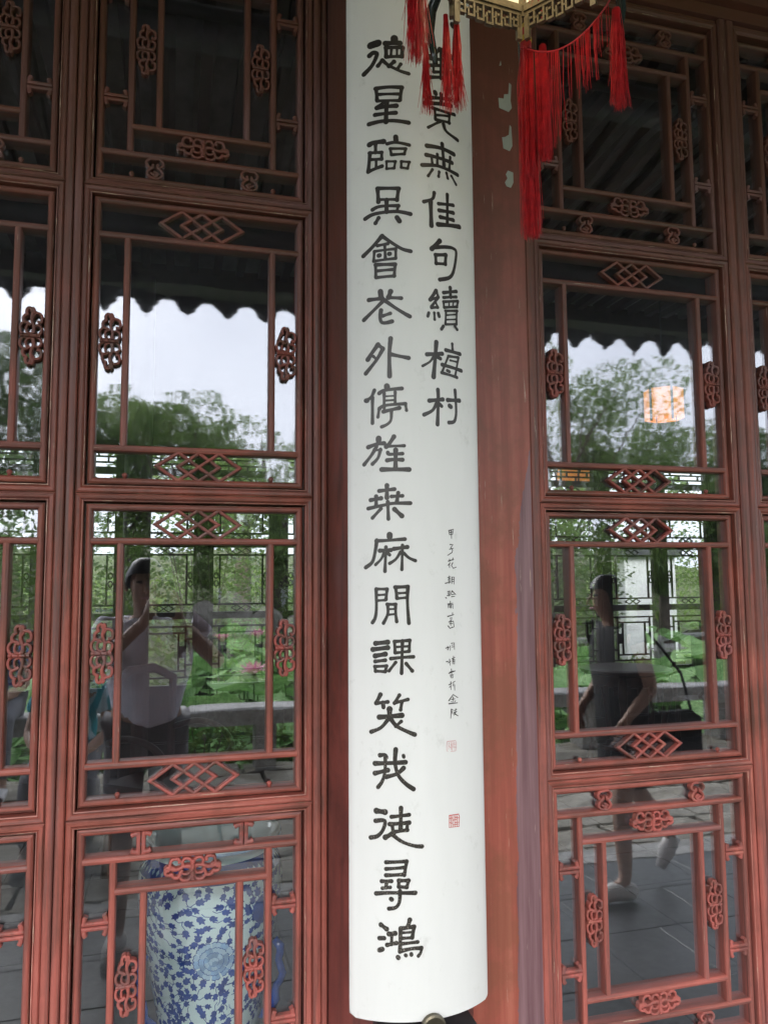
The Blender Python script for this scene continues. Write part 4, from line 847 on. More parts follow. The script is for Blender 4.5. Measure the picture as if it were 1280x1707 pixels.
def knot_mesh(hw, hh):
    b = MB(); q = hw*.49/1.0
    L_ = [[(-q, hh), (-hw, 0), (-q, -hh)], [(q, hh), (hw, 0), (q, -hh)], [(-q, hh), (q, -hh)], [(q, hh), (-q, -hh)],
          [(0, hh), (-q, 0), (0, -hh)], [(0, hh), (q, 0), (0, -hh)]]
    for k, P in enumerate(L_): b.ribbon(P, .0068, .0100+.0003*k, .0240, 1.2)
    me = b.mesh('knot_carving', 'lacquer_carved'); recalc(me); return me
KNOT = knot_mesh(.0835, .0290)
def peg_mesh():
    b = MB(); b.lathe([(.0034, 0), (.0036, .004), (.0052, .0055), (.0055, .0085), (.0035, .0115), (.0008, .0125)], 10)
    return b.mesh('peg', 'lacquer_carved', True)
PEG = peg_mesh()
BRK = {}
def bars(b, kind, specs, yofs):
    for a, c in specs: b.ribbon([a, c], WB, .0100+yofs, .0475, 1.0)
def make_leaf(gh, gl, v1, v2, outerL, outerR, sec4_top, low_glass='glass_flat'):
    # gh groove half width, gl stile-bar centre half width, v1/v2 lattice uprights; outerL/R the half widths of the whole leaf
    root = empty('lattice_door')
    stw = lambda o: o-gh
    for s_, o in ((-1, outerL), (1, outerR)):
        b = MB(); b.ribbon([(s_*(gh+o)/2, .055), (s_*(gh+o)/2, 3.072)], o-gh-.0008, -.0095, .054, .9)
        b.build('stile', 'lacquer_v', root)
    b = MB(); b.box(-gh+.0005, gh-.0005, .002, .054, 3.0625, 3.071); b.build('top_rail', 'lacquer_h', root)
    secs = [(2.413, 3.062, 2.4345, 3.0365), (1.780, 2.413, 1.7995, 2.3958), (1.155, 1.780, 1.1745, 1.7607), (.530, 1.155, .5480, 1.1346)]
    so = gl+WB/2
    glass = ['glass_flat', 'glass_old', 'glass_flat', low_glass]
    for k, (za, zb, sa, sb) in enumerate(secs):
        ringobj('rail_moulding', -gh, gh, za, zb, MOULD, root)
        pan = ringobj('lattice_panel', -so, so, sa, sb, SASH, root)
        b = MB(); b.box(-so+.004, so-.004, .0245, .0285, sa+.004, sb-.004); b.build('glass_pane', glass[k], pan)
        H = []; V = []
        mid = (v1+gl)/2; mid2 = (v1+v2)/2
        if k in (1, 2):
            hb = (2.317, 1.873) if k == 1 else (1.686, 1.250)
            for z in hb: H.append(((-gl+.004, z), (gl-.004, z)))
            for x in (-v1, v1): V.append(((x, hb[1]+.005), (x, hb[0]-.005)))
            for z in ((2.3535, 1.8395) if k == 1 else (1.7205, 1.2155)): inst('knot_carving', KNOT, pan, (0, 0, z))
            for x in (-mid, mid): inst('scroll_carving', SC_V, pan, (x, 0, 2.0915 if k == 1 else 1.4660))
            for x in (-v1*.97, v1*1.0): inst('peg', PEG, pan, (x, .0155, sa+WB-.001))
        else:
            if k == 3: lev = (1.073, 1.013, .672, .613); oz = .8400; iz = (.955, .735)
            else: lev = (2.968, 2.905, 2.557, 2.4965); oz = 2.731; iz = (2.850, 2.615)
            H += [((-gl+.004, lev[0]), (gl-.004, lev[0])), ((-gl+.004, lev[3]), (gl-.004, lev[3]))]
            H += [((-v1+.004, lev[1]), (v1-.004, lev[1])), ((-v1+.004, lev[2]), (v1-.004, lev[2]))]
            for x in (-v1, v1): V.append(((x, lev[3]+.005), (x, lev[0]-.005)))
            for x in (-v2, v2): V.append(((x, lev[2]+.005), (x, lev[1]-.005)))
            for x in (-mid2, mid2): inst('scroll_carving', SC_VS, pan, (x, 0, oz))
            for z in ((lev[0]+lev[1])/2, (lev[2]+lev[3])/2): inst('scroll_carving', SC_H, pan, (0, 0, z))
            key = ('h', round(gl-v1, 4))
            if key not in BRK: BRK[key] = bracket_mesh(gl-v1-WB+.001, False)
            for x in (-mid, mid):
                for z in iz: inst('paired_bracket', BRK[key], pan, (x, 0, z))
            xt = v1*.66
            for x in (-xt, xt):
                for top in (1, 0):
                    zz = (sb-WB/2+lev[0])/2 if top else (sa+WB/2+lev[3])/2
                    if sec4_top == 'bracket' and k == 3 and top:
                        if 'v' not in BRK: BRK['v'] = bracket_mesh(.0430, True)
                        inst('paired_bracket', BRK['v'], pan, (x, 0, zz))
                    else: inst('curl_carving', CURL, pan, (x, 0, zz), (0, 0, 0), (1 if x > 0 else -1, 1, .86))
            if k == 0:
                for x in (-v1*.97, v1*1.0): inst('peg', PEG, pan, (x, .0155, sa+WB-.001))
        for a, c in H:
            b = MB(); b.ribbon([a, c], WB, .0096, .0475, 1.0); b.build('lattice_bar', 'lacquer_h', pan)
        for a, c in V:
            b = MB(); b.ribbon([a, c], WB, .0103, .0470, 1.0); b.build('lattice_bar', 'lacquer_v', pan)
    # solid skirt panel below
    ringobj('rail_moulding', -gh, gh, .058, .530, MOULD, root)
    b = MB(); b.ring(-gh+.018, gh-.018, .076, .512, [(0, .02), (.02, .014), (.045, .014), (.05, .017)]); x0 = gh-.068
    b.add([(-x0, .017, .126), (x0, .017, .126), (x0, .017, .462), (-x0, .017, .462)], [(0, 1, 2, 3)]); b.build('skirt_panel', 'lacquer_h', root)
    b = MB(); b.box(-gh+.0005, gh-.0005, .024, .05, .06, .528); b.build('panel_back', 'interior_wood', root)
    return root
LA = make_leaf(.2356, .2090, .1490, .0920, .2523, .2523, 'bracket', 'glass_clear')
LA.location = (.048, 0, 0)
GD = 'lattice door leaves of the hall front'
tag(LA, 'door leaf immediately left of the white couplet board, with the blue and white jar behind its lowest panes', 'door', GD)
RA = make_leaf(.2735, .2490, .1875, .1290, .2980, .2980, 'curl')
RA.location = (1.0835, 0, 0)
tag(RA, 'door leaf to the right of the bare purple jamb, reflecting the woman in black', 'door', GD)
def cache_():
    c_ = {}
    for x in C.objects:
        if x.parent: c_.setdefault(x.parent.name, []).append(x)
    return c_
CA = cache_()
for src, x, lb in ((LA, .048-.5055, 'red lattice door leaf cut by the left edge of the view, reflecting a person in blue stripes'), (LA, .048-1.011, 'red lattice door leaf nearest the left wall of the hall'),
                   (RA, 1.0835+.5965, 'red lattice door leaf at the right edge of the view, next to the leaf with the woman'), (RA, 1.0835+1.193, 'red lattice door leaf nearest the right wall of the hall')):
    c = copy_tree(src, None, CA); c.location = (x, 0, 0); c['label'] = lb

# far front of the hall, seen through the panes: leaves with their lattice as one part
def far_leaf():
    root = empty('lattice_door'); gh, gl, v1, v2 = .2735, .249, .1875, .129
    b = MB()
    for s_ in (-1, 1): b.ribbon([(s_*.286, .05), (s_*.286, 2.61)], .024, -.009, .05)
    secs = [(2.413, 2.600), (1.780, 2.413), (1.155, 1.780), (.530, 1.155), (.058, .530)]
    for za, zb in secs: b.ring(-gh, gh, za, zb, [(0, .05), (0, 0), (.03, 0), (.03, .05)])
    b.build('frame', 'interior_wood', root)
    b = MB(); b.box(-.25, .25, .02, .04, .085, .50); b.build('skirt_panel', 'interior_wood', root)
    def rb(P, w_=.016): b.ribbon(P, w_, .012, .03)
    for k, (za, zb) in enumerate(secs[:4]):
        b = MB(); m_ = (za+zb)/2
        if k == 0:
            for z in (m_-.022, m_+.028): rb([(-gl, z), (gl, z)])
            for x, z0_, z1_ in ((-.16, m_+.028, zb-.03), (.10, m_+.028, zb-.03), (-.05, m_-.022, m_+.028), (.18, m_-.022, m_+.028), (-.12, za+.03, m_-.022), (.05, za+.03, m_-.022)): rb([(x, z0_), (x, z1_)])
            b.build('lattice', 'interior_wood', root); continue
        for z in (zb-.095, za+.095): rb([(-gl, z), (gl, z)])
        for x in (-v1, v1): rb([(x, za+.095), (x, zb-.095)])
        if k in (0, 3):
            for z in (zb-.15, za+.15): rb([(-v1, z), (v1, z)])
            for x in (-v2, v2): rb([(x, za+.15), (x, zb-.15)])
            for x in (-.22, .22):
                for z in (m_-.11, m_+.11): rb([(x-.03, z), (x+.03, z)])
            for x in (-v1*.86, v1*.86): rb([(x, m_-.05), (x, m_+.05)], .05)
        else:
            q = .04
            for z in (zb-.062, za+.062):
                for P in ([(-q, .027), (-.083, 0), (-q, -.027)], [(q, .027), (.083, 0), (q, -.027)], [(-q, .027), (q, -.027)], [(q, .027), (-q, -.027)]):
                    rb([(x, z+y) for x, y in P], .008)
            for s_ in (-1, 1):
                for dz in (-.035, .035):
                    rb([(s_*.218+.018*cos(a*pi/4), m_+dz+.026*sin(a*pi/4)) for a in range(9)], .009)
        b.build('lattice', 'interior_wood', root)
    b = MB(); b.box(-.262, .262, .034, .038, .55, 2.58); b.build('glass_pane', 'glass_far', root)
    return root
FY = 5.35
ORD = ['leftmost', 'second', 'third', 'fourth', 'fifth', 'sixth', 'seventh', 'eighth', 'ninth', 'tenth', 'eleventh', 'twelfth', 'thirteenth', 'fourteenth', 'fifteenth', 'rightmost']
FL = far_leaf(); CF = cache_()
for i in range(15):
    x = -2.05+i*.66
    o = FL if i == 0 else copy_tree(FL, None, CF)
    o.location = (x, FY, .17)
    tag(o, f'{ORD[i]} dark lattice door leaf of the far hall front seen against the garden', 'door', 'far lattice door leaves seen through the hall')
for i in range(16):
    b = MB(); b.box(-.034, .034, -.02, .06, 0, 2.78)
    o = b.build('door_post', 'interior_wood', loc=(-2.38+i*.66, FY, 0)); tag(o, f'{ORD[i]} of the dark slim posts between the far lattice leaves', 'post', 'posts between the far lattice leaves')
for x, lb in ((-.29, 'dark round hall column behind the photographer, seen through the glass'), (5.9, 'dark round hall column near the right edge, seen through the glass')):
    p = MB(); p.lathe([(.11, 0), (.11, 4.2)], 20); o = p.build('hall_column', 'interior_wood', loc=(x, FY-.3, 0), smooth=True); tag(o, lb, 'column', 'inner hall columns')
b = MB(); b.box(-3.2, 7.9, FY-.02, FY+.08, 0, .245); tag(b.build('door_sill', 'interior_wood'), 'dark sill under the far lattice leaves', 'sill')
b = MB(); b.box(-3.2, 7.9, FY-.03, FY+.09, 2.785, 4.45); tag(b.build('wall_panel', 'interior_wood'), 'dark timber panelling over the far lattice leaves', 'panelling')
# behind the hall: rear garden
for i, (x, y, rx, rz, mt) in enumerate([(-1.6, 9.0, 1.3, 2.4, 'leaf_shade'), (.4, 9.4, 1.3, 2.6, 'leaf_tree'), (2.2, 9.2, 1.3, 2.2, 'leaf_shade'), (4.2, 9.0, 1.3, 2.3, 'leaf_tree'), (6.2, 9.2, 1.3, 2.4, 'leaf_shade'), (-3.6, 9.6, 1.5, 2.8, 'leaf_tree'), (8.9, 12.2, 1.6, 2.6, 'leaf_shade'), (11.4, 12.5, 1.7, 3.0, 'leaf_tree'), (6.9, 12.4, 1.5, 3.0, 'leaf_tree'), (13.8, 13.5, 1.9, 3.4, 'leaf_shade')]):
    shrub('garden_shrub', (x, y, -.1), (rx, rx*.7, rz), mt, ['bright bush seen through the hall at the far left', 'pale green bush seen through the glass behind the photographer', 'bright bush seen through the hall beside the column', 'pale bush seen through the far lattice on the right', 'green bush seen through the far lattice at the right edge', 'big bush beyond the far left corner of the hall', 'bush behind the short white garden wall', 'pale bush right of the short white garden wall', 'tall bush left of the short white garden wall', 'rightmost big bush behind the hall'][i], 'bushes behind the hall', 3600, .085)
for i, (x, y, h) in enumerate([(-2.4, 12, 5.6), (1.2, 12.5, 6.2), (4.6, 12, 5.8), (8.2, 13, 6.5)]):
    tree('round_tree', (x, y, .1), h, 2.0, 'leaf_tree' if i % 2 else 'leaf_shade', ['leftmost tree behind the hall', 'tree behind the hall over the far lattice middle', 'tree behind the hall right of the middle', 'rightmost tree behind the hall'][i], 'trees behind the hall', nclump=17, per=480, size=.13)
b = MB(); b.box(-.55, .55, 0, .25, -.2, 2.05); o = b.build('garden_wall', 'plaster_white', loc=(8.75, 11.2, 0)); tag(o, 'short white garden wall seen through the far lattice on the right', 'wall')
rb_ = MB(); rb_.box(-.65, .65, -.1, .35, 2.05, 2.2); rb_.build('coping', 'roof_tile_grey', o)

# ================================================================ COLUMN, JAMBS, BEAM
CX, R0 = .465, .208
col = empty('round_column', (CX, 0, 0), label='round dark red timber column behind the white couplet board', cat='column')
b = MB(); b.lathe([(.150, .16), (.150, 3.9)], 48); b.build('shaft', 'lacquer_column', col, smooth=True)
b = MB(); b.lathe([(.20, 0), (.23, .05), (.225, .10), (.17, .16)], 40); b.build('base', 'rail_stone', col, smooth=True)
b = MB(); b.ribbon([(.3072, .0), (.3072, 3.073)], .0125, -.0035, .05, .8); tag(b.build('door_jamb', 'lacquer_v'), 'narrow dark jamb strip between the left door leaf and the round column', 'door jamb')
b = MB(); b.box(.56, .768, -.012, .05, 0, 3.073)
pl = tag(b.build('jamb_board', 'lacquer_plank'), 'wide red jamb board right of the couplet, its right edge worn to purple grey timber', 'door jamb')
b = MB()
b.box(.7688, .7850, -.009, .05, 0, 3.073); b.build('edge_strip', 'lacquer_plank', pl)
b = MB(); b.ribbon([(.7905, 0), (.7905, 3.073)], .0105, -.006, .05, .8); b.build('bead', 'lacquer_v', pl)
def patch(cx, cz, pts):
    pts = [(x*1.35-.002, z*1.12) for x, z in pts]
    b = MB(); b.add([(cx+x, -.0128, cz+z) for x, z in pts]+[(cx+x*1.0, -.0118, cz+z*1.0) for x, z in pts], [tuple(range(len(pts)))]+[(i, (i+1) % len(pts), len(pts)+(i+1) % len(pts), len(pts)+i) for i in range(len(pts))])
    b.build('filler_patch', 'filler_grey', pl)
patch(.744, 2.735, [(-.012, -.016), (.006, -.022), (.012, -.012), (.010, .004), (.012, .040), (.008, .044), (.006, .018), (-.002, .016), (-.003, .006), (-.013, .006)])
patch(.747, 2.640, [(-.008, -.020), (.004, -.024), (.009, -.012), (.008, .030), (.005, .034), (.003, .012), (-.004, .006), (-.010, .004)])
patch(.749, 2.545, [(-.005, -.018), (.003, -.020), (.008, -.008), (.008, .014), (-.002, .017), (-.006, .008), (-.003, .0), (-.008, -.010)])
patch(.733, 2.83, [(-.002, -.006), (.002, -.004), (.001, .006)])
for x, lb in ((-1.222, 'left end jamb strip of the door row beside the white wall'), (2.588, 'right end jamb strip of the door row beside the white wall')):
    b = MB(); b.ribbon([(x, 0), (x, 3.073)], .016, -.006, .05, .8); tag(b.build('door_jamb', 'lacquer_v'), lb, 'door jamb')
bm = empty('lintel_beam', (0, 0, 0), label='wide brown red lintel beam with stepped mouldings over the lattice doors', cat='beam')
b = MB(); b.box(-1.23, 2.60, -.010, .06, 3.0735, 3.1065); b.build('lower_moulding', 'lacquer_beam', bm)
for z0, z1, y in ((3.107, 3.170, -.034), (3.1705, 3.192, -.046), (3.1925, 3.200, -.038), (3.2005, 3.62, -.052)):
    b = MB(); b.box(-1.23, 2.60, y, .07, z0, z1); b.build('moulding' if z1 < 3.3 else 'beam_face', 'lacquer_beam', bm)
b = MB(); b.box(-1.23, 2.60, -.02, .08, 3.6205, 4.43); b.build('upper_panel', 'lacquer_beam', bm)
b = MB(); b.box(-1.25, .30, -.06, .09, .0, .05); b.box(.64, 2.62, -.06, .09, .0, .05); tag(b.build('threshold', 'rail_stone'), 'low stone threshold under the lattice doors', 'threshold')

# ================================================================ COUPLET BOARD
PH0, PH1 = radians(-42.9), radians(39.0); ZB, ZT = .812, 3.34
brd = empty('couplet_board', (CX, 0, 0), label='tall curved white couplet board with black calligraphy hung on the red column', cat='calligraphy board')
b = MB(); n = 40; TH = .018
def boardring(z, k):
    out = []
    ri = R0-TH
    for i in range(n+1):
        a = PH0+(PH1-PH0)*i/n; e = 0
        if i == 0 or i == n: e = .003
        out.append(((R0-e)*sin(a), -(R0-e)*cos(a), z))
    for i in range(n, -1, -1):
        a = PH0+(PH1-PH0)*i/n; out.append((ri*sin(a), -ri*cos(a), z))
    return out
zs = [ZB, ZB+.004]+[ZB+.004+(ZT-ZB-.008)*k/12 for k in range(1, 12)]+[ZT-.004, ZT]
vs = []; m_ = 2*(n+1)
for z in zs: vs += boardring(z, 0)
# soften the two lower corners
vs = [(x, y, z+(.010*max(0, 1-(min(i % m_, n-(i % m_)) if i % m_ <= n else min((i % m_)-n-1, m_-1-(i % m_)))/1.6) if i < m_ else 0)) for i, (x, y, z) in enumerate(vs)]
fs = []
for k in range(len(zs)-1):
    for j in range(m_): a = k*m_+j; c_ = k*m_+(j+1) % m_; fs.append((a, c_, c_+m_, a+m_))
for i in range(n):
    fs.append((i, i+1, m_-2-i, m_-1-i)); t0 = (len(zs)-1)*m_; fs.append((t0+i, t0+m_-1-i, t0+m_-2-i, t0+i+1))
b.add(vs, fs); me = b.mesh('board', 'board_paint'); recalc(me)
for p in me.polygons: p.use_smooth = abs(p.normal.z) < .5
me.set_sharp_from_angle(angle=radians(35)); inst('board', me, brd)
def stroke(b, row, off, lw=1.0):
    w_ = row[0]*lw*1.14/1000.; P = [(row[i]/1000., row[i+1]/1000.) for i in range(1, len(row), 2)]
    big = row[0] > 2.5
    P = catmull(P, 5) if len(P) > 2 and big else P
    if len(P) == 2 and big:
        (x0, z0), (x1, z1) = P; k_ = 5
        P = [(x0+(x1-x0)*i/k_, z0+(z1-z0)*i/k_) for i in range(k_+1)]
    N = len(P); L = []; R = []
    tot = sum(sqrt((P[i+1][0]-P[i][0])**2+(P[i+1][1]-P[i][1])**2) for i in range(N-1)) or 1e-6
    acc = 0
    wj = rnd.uniform(.94, 1.06)
    poly = []
    for i in range(N):
        d0 = (P[i][0]-P[max(i-1, 0)][0], P[i][1]-P[max(i-1, 0)][1]); d1 = (P[min(i+1, N-1)][0]-P[i][0], P[min(i+1, N-1)][1]-P[i][1])
        dx, dz = d0[0]+d1[0], d0[1]+d1[1]; l_ = sqrt(dx*dx+dz*dz) or 1e-9; dx /= l_; dz /= l_
        if i: acc += sqrt(d0[0]**2+d0[1]**2)
        t_ = acc/tot
        # brush rhythm: full head, slimmer waist, full tail
        k_ = (1.10-.26*sin(pi*min(1, t_)))*wj if big else (1.05-.4*t_)
        if len(P) and tot < w_*1.2: k_ = 1.0*wj
        k_ *= 1+rnd.uniform(-.03, .03)
        L.append((P[i][0]-dz*w_*.5*k_, P[i][1]+dx*w_*.5*k_)); R.append((P[i][0]+dz*w_*.5*k_, P[i][1]-dx*w_*.5*k_))
        if i == 0: D0 = (dx, dz, k_)
        if i == N-1: D1 = (dx, dz, k_)
    cap = 5 if big else 2
    def capf(P_, D, s_):
        a0 = atan2(D[1], D[0]); r_ = w_*.5*D[2]
        return [(P_[0]+r_*cos(a0+s_*(pi/2-pi*(j+1)/(cap+1))+(pi if s_ < 0 else 0)*0)*1, P_[1]+r_*sin(a0+s_*(pi/2-pi*(j+1)/(cap+1)))) for j in range(cap)]
    # end cap runs L -> tip -> R, start cap R -> tip -> L
    a1 = atan2(D1[1], D1[0]); r1 = w_*.5*D1[2]; endc = [(P[-1][0]+r1*cos(a1+pi/2-pi*(j+1)/(cap+1)), P[-1][1]+r1*sin(a1+pi/2-pi*(j+1)/(cap+1))) for j in range(cap)]
    a0 = atan2(D0[1], D0[0]); r0 = w_*.5*D0[2]; stc = [(P[0][0]+r0*cos(a0-pi/2-pi*(j+1)/(cap+1)), P[0][1]+r0*sin(a0-pi/2-pi*(j+1)/(cap+1))) for j in range(cap)]
    def S(q): ph = q[0]/R0; return ((R0+off)*sin(ph), -(R0+off)*cos(ph), q[1])
    vs = [S(q) for q in L]+[S(q) for q in R]; fs = [(i, i+1, N+i+1, N+i) for i in range(N-1)]
    o = len(vs); vs += [S(q) for q in endc]; fs.append(tuple([N-1]+[o+j for j in range(cap)]+[2*N-1]))
    o = len(vs); vs += [S(q) for q in stc]; fs.append(tuple([N]+[o+j for j in range(cap)]+[0]))
    b.add(vs, fs)
simple('seal_red', (.52, .10, .085), .6, .3, ns=300)
simple('seal_faint', (.60, .34, .33), .6, .25, ns=300)
for key, rows_ in STROKES.items():
    b = MB(); seal = key.startswith('seal')
    for k, row in enumerate(rows_): stroke(b, row, .00035+.00004*k)
    o = b.build('seal_stamp' if seal else 'calligraphy_character', ('seal_faint' if key == 'seal_one' else 'seal_red') if seal else 'ink', brd)
hk = empty('board_hook', (CX, -.216, .803), label='round brass boss with a pale nail holding the foot of the white board', cat='hook')
b = MB()
def disc(b, r_, y0, y1, n=24, cz=0, cx=0):
    vs = []
    for y, q in ((y1, r_), (y0+.002, r_), (y0, r_*.85)):
        vs += [(cx+q*cos(2*pi*j/n), y, cz+q*sin(2*pi*j/n)) for j in range(n)]
    b.add(vs, [(k*n+j, k*n+(j+1) % n, (k+1)*n+(j+1) % n, (k+1)*n+j) for k in range(2) for j in range(n)]+[tuple(range(2*n, 3*n))])
disc(b, .0235, -.006, .004); b.build('boss', 'brass', hk)
b = MB(); disc(b, .0065, -.010, -.0062, cz=.0, cx=.004); b.build('nail', 'board_paint', hk)
b = MB(); b.box(-.088, .088, .012, .19, -.10, -.012); b.build('foot_block', 'dark_iron', hk)

# ================================================================ LANTERN
LX, LY, LZ, LR = .543, -.525, 2.598, .145
lan = empty('palace_lantern', (LX, LY, LZ), label='hexagonal wooden palace lantern with cream panels and red tassels hanging before the board', cat='lantern')
A0 = radians(5.6)
hexp = [(LR*cos(A0+i*pi/3), LR*sin(A0+i*pi/3)) for i in range(6)]
def fret(b, p, q, z0, z1):
    P = Vector(p); Q = Vector(q); d = (Q-P); L = d.length; d.normalize(); nn = Vector((-d.y, d.x))*.004
    def bar(a0, a1, za, zb):
        c0 = P+d*a0; c1 = P+d*a1
        b.add([(c0.x-nn.x, c0.y-nn.y, za), (c1.x-nn.x, c1.y-nn.y, za), (c1.x+nn.x, c1.y+nn.y, za), (c0.x+nn.x, c0.y+nn.y, za),
               (c0.x-nn.x, c0.y-nn.y, zb), (c1.x-nn.x, c1.y-nn.y, zb), (c1.x+nn.x, c1.y+nn.y, zb), (c0.x+nn.x, c0.y+nn.y, zb)],
              [(0, 3, 2, 1), (4, 5, 6, 7), (0, 1, 5, 4), (1, 2, 6, 5), (2, 3, 7, 6), (3, 0, 4, 7)])
    bar(.004, L-.004, z1-.006, z1)
    k = 7; s_ = (L-.016)/k
    for i in range(k):
        a = .008+i*s_; dip = z0+abs(i-3)*.003
        bar(a, a+.0035, dip, z1-.0065); bar(a+.0038, a+s_*.62, dip, dip+.0045)
        bar(a+s_*.62+.0003, a+s_*.62+.0035, dip+.0002, z1-.018 if i % 2 else z1-.012)
        bar(a+s_*.3, a+s_*.60, z1-.0185, z1-.0145)
        bar(a+s_*.70, a+s_*1.0-.0003, dip+.012, dip+.0155)
    bar(.004, .014, z0-.012, z1-.0065); bar(L-.014, L-.004, z0-.012, z1-.0065)
for i in range(6):
    p, q = hexp[i], hexp[(i+1) % 6]
    b = MB(); fret(b, p, q, .0, .040); b.build('fret_skirt', 'lantern_wood', lan)
    P = Vector(p); Q = Vector(q); d = (Q-P).normalized(); nn = Vector((d.y, -d.x))
    b = MB()
    def frame_bar(z0, z1, t_=.007):
        pts = [P-nn*t_+d*.006, Q-nn*t_-d*.006, Q+nn*t_-d*.006, P+nn*t_+d*.006]
        b.add([(v.x, v.y, z0) for v in pts]+[(v.x, v.y, z1) for v in pts], [(0, 3, 2, 1), (4, 5, 6, 7), (0, 1, 5, 4), (1, 2, 6, 5), (2, 3, 7, 6), (3, 0, 4, 7)])
    frame_bar(.0405, .054); frame_bar(.320, .336)
    b.build('frame_rail', 'lantern_wood', lan)
    b = MB(); pts = [P+nn*0+d*.008, Q-d*.008]
    b.add([(pts[0].x, pts[0].y, .054), (pts[1].x, pts[1].y, .054), (pts[1].x, pts[1].y, .32), (pts[0].x, pts[0].y, .32)], [(0, 1, 2, 3)]); b.build('lamp_panel', 'lantern_paper', lan)
    b = MB(); b.tube([(p[0], p[1], .032), (p[0], p[1], .345)], .0085, 6); b.build('corner_post', 'lantern_wood', lan)
    u = Vector((p[0], p[1], 0)).normalized()
    b = MB()
    hp = [(0.0, .070), (.026, .060), (.044, .030), (.048, -.010), (.040, -.052), (.036, -.075)]
    b.tube([(p[0]+u.x*a, p[1]+u.y*a, z) for a, z in hp], [.006, .009, .0095, .008, .0065, .004], 10); b.build('horn_bracket', 'dark_horn', lan, smooth=True)
b = MB(); b.lathe([(.002, .345), (.15, .345), (.17, .352), (.17, .362), (.09, .40), (.05, .44), (.045, .47), (.001, .475)], 6, a0=A0, a1=A0+2*pi); b.build('cap', 'lantern_wood', lan)
b = MB(); b.tube([(0, 0, .47), (0, 0, 1.62)], .006, 8); b.build('hanging_rod', 'dark_iron', lan)
def tassel(x, y, ztop, L, w_, n, parent, band=True, ragged=.12):
    t_ = empty('tassel', (x, y, ztop), parent and 0)
    t_.parent = parent; t_.location = (x, y, ztop)
    if band:
        b = MB(); b.lathe([(w_*.62, .055), (w_*.70, .050), (w_*.70, .0), (w_*.62, -.004)], 14); b.build('band', 'red_silk', t_, smooth=True)
        for z in (.036, .010):
            b = MB(); b.lathe([(w_*.72, z), (w_*.74, z+.003), (w_*.74, z+.008), (w_*.72, z+.011)], 14, cap=False); b.build('gold_band', 'gold_band', t_, smooth=True)
    b = MB(); b.tube([(0, 0, .05), (0, 0, .14)], .0016, 5); b.build('cord', 'red_silk', t_)
    b = MB()
    for i in range(int(n*1.7)):
        a = rnd.uniform(0, 6.283); q = sqrt(rnd.random()); l_ = L*(1-ragged*rnd.random()**2)*(1 if rnd.random() > .06 else .6)
        sp = rnd.uniform(.75, 1.15); dx = rnd.gauss(0, .006)
        pts = [(w_*.62*q*cos(a), w_*.62*q*sin(a), .0)]
        for k in (1, 2, 3): pts.append((w_*q*cos(a)*sp+dx*k/3*(k/3)+rnd.gauss(0, .0013), w_*q*sin(a)*sp+rnd.gauss(0, .0013), -l_*k/3))
        b.tube(pts, [.0007, .0006, .0006, .0003], 3, False)
    tag(b.build('silk_strands', 'red_silk', t_), kind='stuff')
    return t_
def out(i, e): u = Vector((hexp[i][0], hexp[i][1], 0)).normalized(); return (hexp[i][0]+u.x*e, hexp[i][1]+u.y*e)
# corner order: 0 = C, 1 = A, 2 = B, 3 = D, 4 = E, 5 = F
x, y = out(1, .034); tassel(x+.006, y, .000, .372, .0155, 190, lan)
tassel(x+.026, y-.028, -.010, .225, .010, 90, lan, band=False)
x, y = out(2, .052); tassel(x-.004, y, -.030, .135, .0055, 50, lan, band=False, ragged=.4)
x, y = out(2, .018); tassel(x+.004, y, .01, .185, .0060, 50, lan, band=False, ragged=.3)
tassel(x+.026, y+.004, .01, .175, .0070, 60, lan, band=False, ragged=.3)
x, y = out(3, .040); tassel(x-.012, y, -.02, .185, .013, 110, lan, band=False, ragged=.35)
x, y = out(0, .036); tassel(x, y, -.012, .185, .011, 100, lan, band=False, ragged=.25)
x, y = out(4, .04); tassel(x, y, .03, .22, .013, 90, lan)
x, y = out(5, .04); tassel(x, y, .03, .16, .012, 90, lan)
# fringe sagging along the edge between the big tassel and the next corner
b = MB(); P = Vector(out(1, .02)); Q = Vector(out(0, .036)); fp = []
for i in range(21):
    t_ = i/20; s_ = P.lerp(Q, t_); fp.append((s_.x, s_.y, -.006-.045*sin(pi*min(1, t_*1.05))**.8+.02*t_))
b.tube(fp, .0016, 5, False)
for i in range(150):
    t_ = rnd.random(); k_ = t_*20; i0 = min(19, int(k_)); a = Vector(fp[i0]).lerp(Vector(fp[i0+1]), k_-i0)
    if .45 < t_ < .58 or t_ > .86:
        if rnd.random() < .75: continue
    L = (.20*(1-t_)**1.2+.055+rnd.uniform(-.012, .012)) if t_ < .45 else (.105 if t_ < .8 else .07)*(rnd.uniform(.75, 1.1))
    if t_ < .25 or rnd.random() < (.45 if t_ < .6 else .75):
        b.tube([a, a+Vector((rnd.gauss(0, .001), rnd.gauss(0, .002), -L*.5)), a+Vector((rnd.gauss(0, .002), rnd.gauss(0, .002), -L))], [.0009, .0008, .0004], 3, False)
tag(b.build('fringe', 'red_silk', lan), kind='stuff')
ld = bpy.data.lights.new('lantern_bulb', 'POINT'); ld.energy = .26; ld.color = (1, .80, .48); ld.shadow_soft_size = .04
lo = bpy.data.objects.new('lantern_bulb', ld); C.objects.link(lo); lo.parent = lan; lo.location = (0, 0, .18)
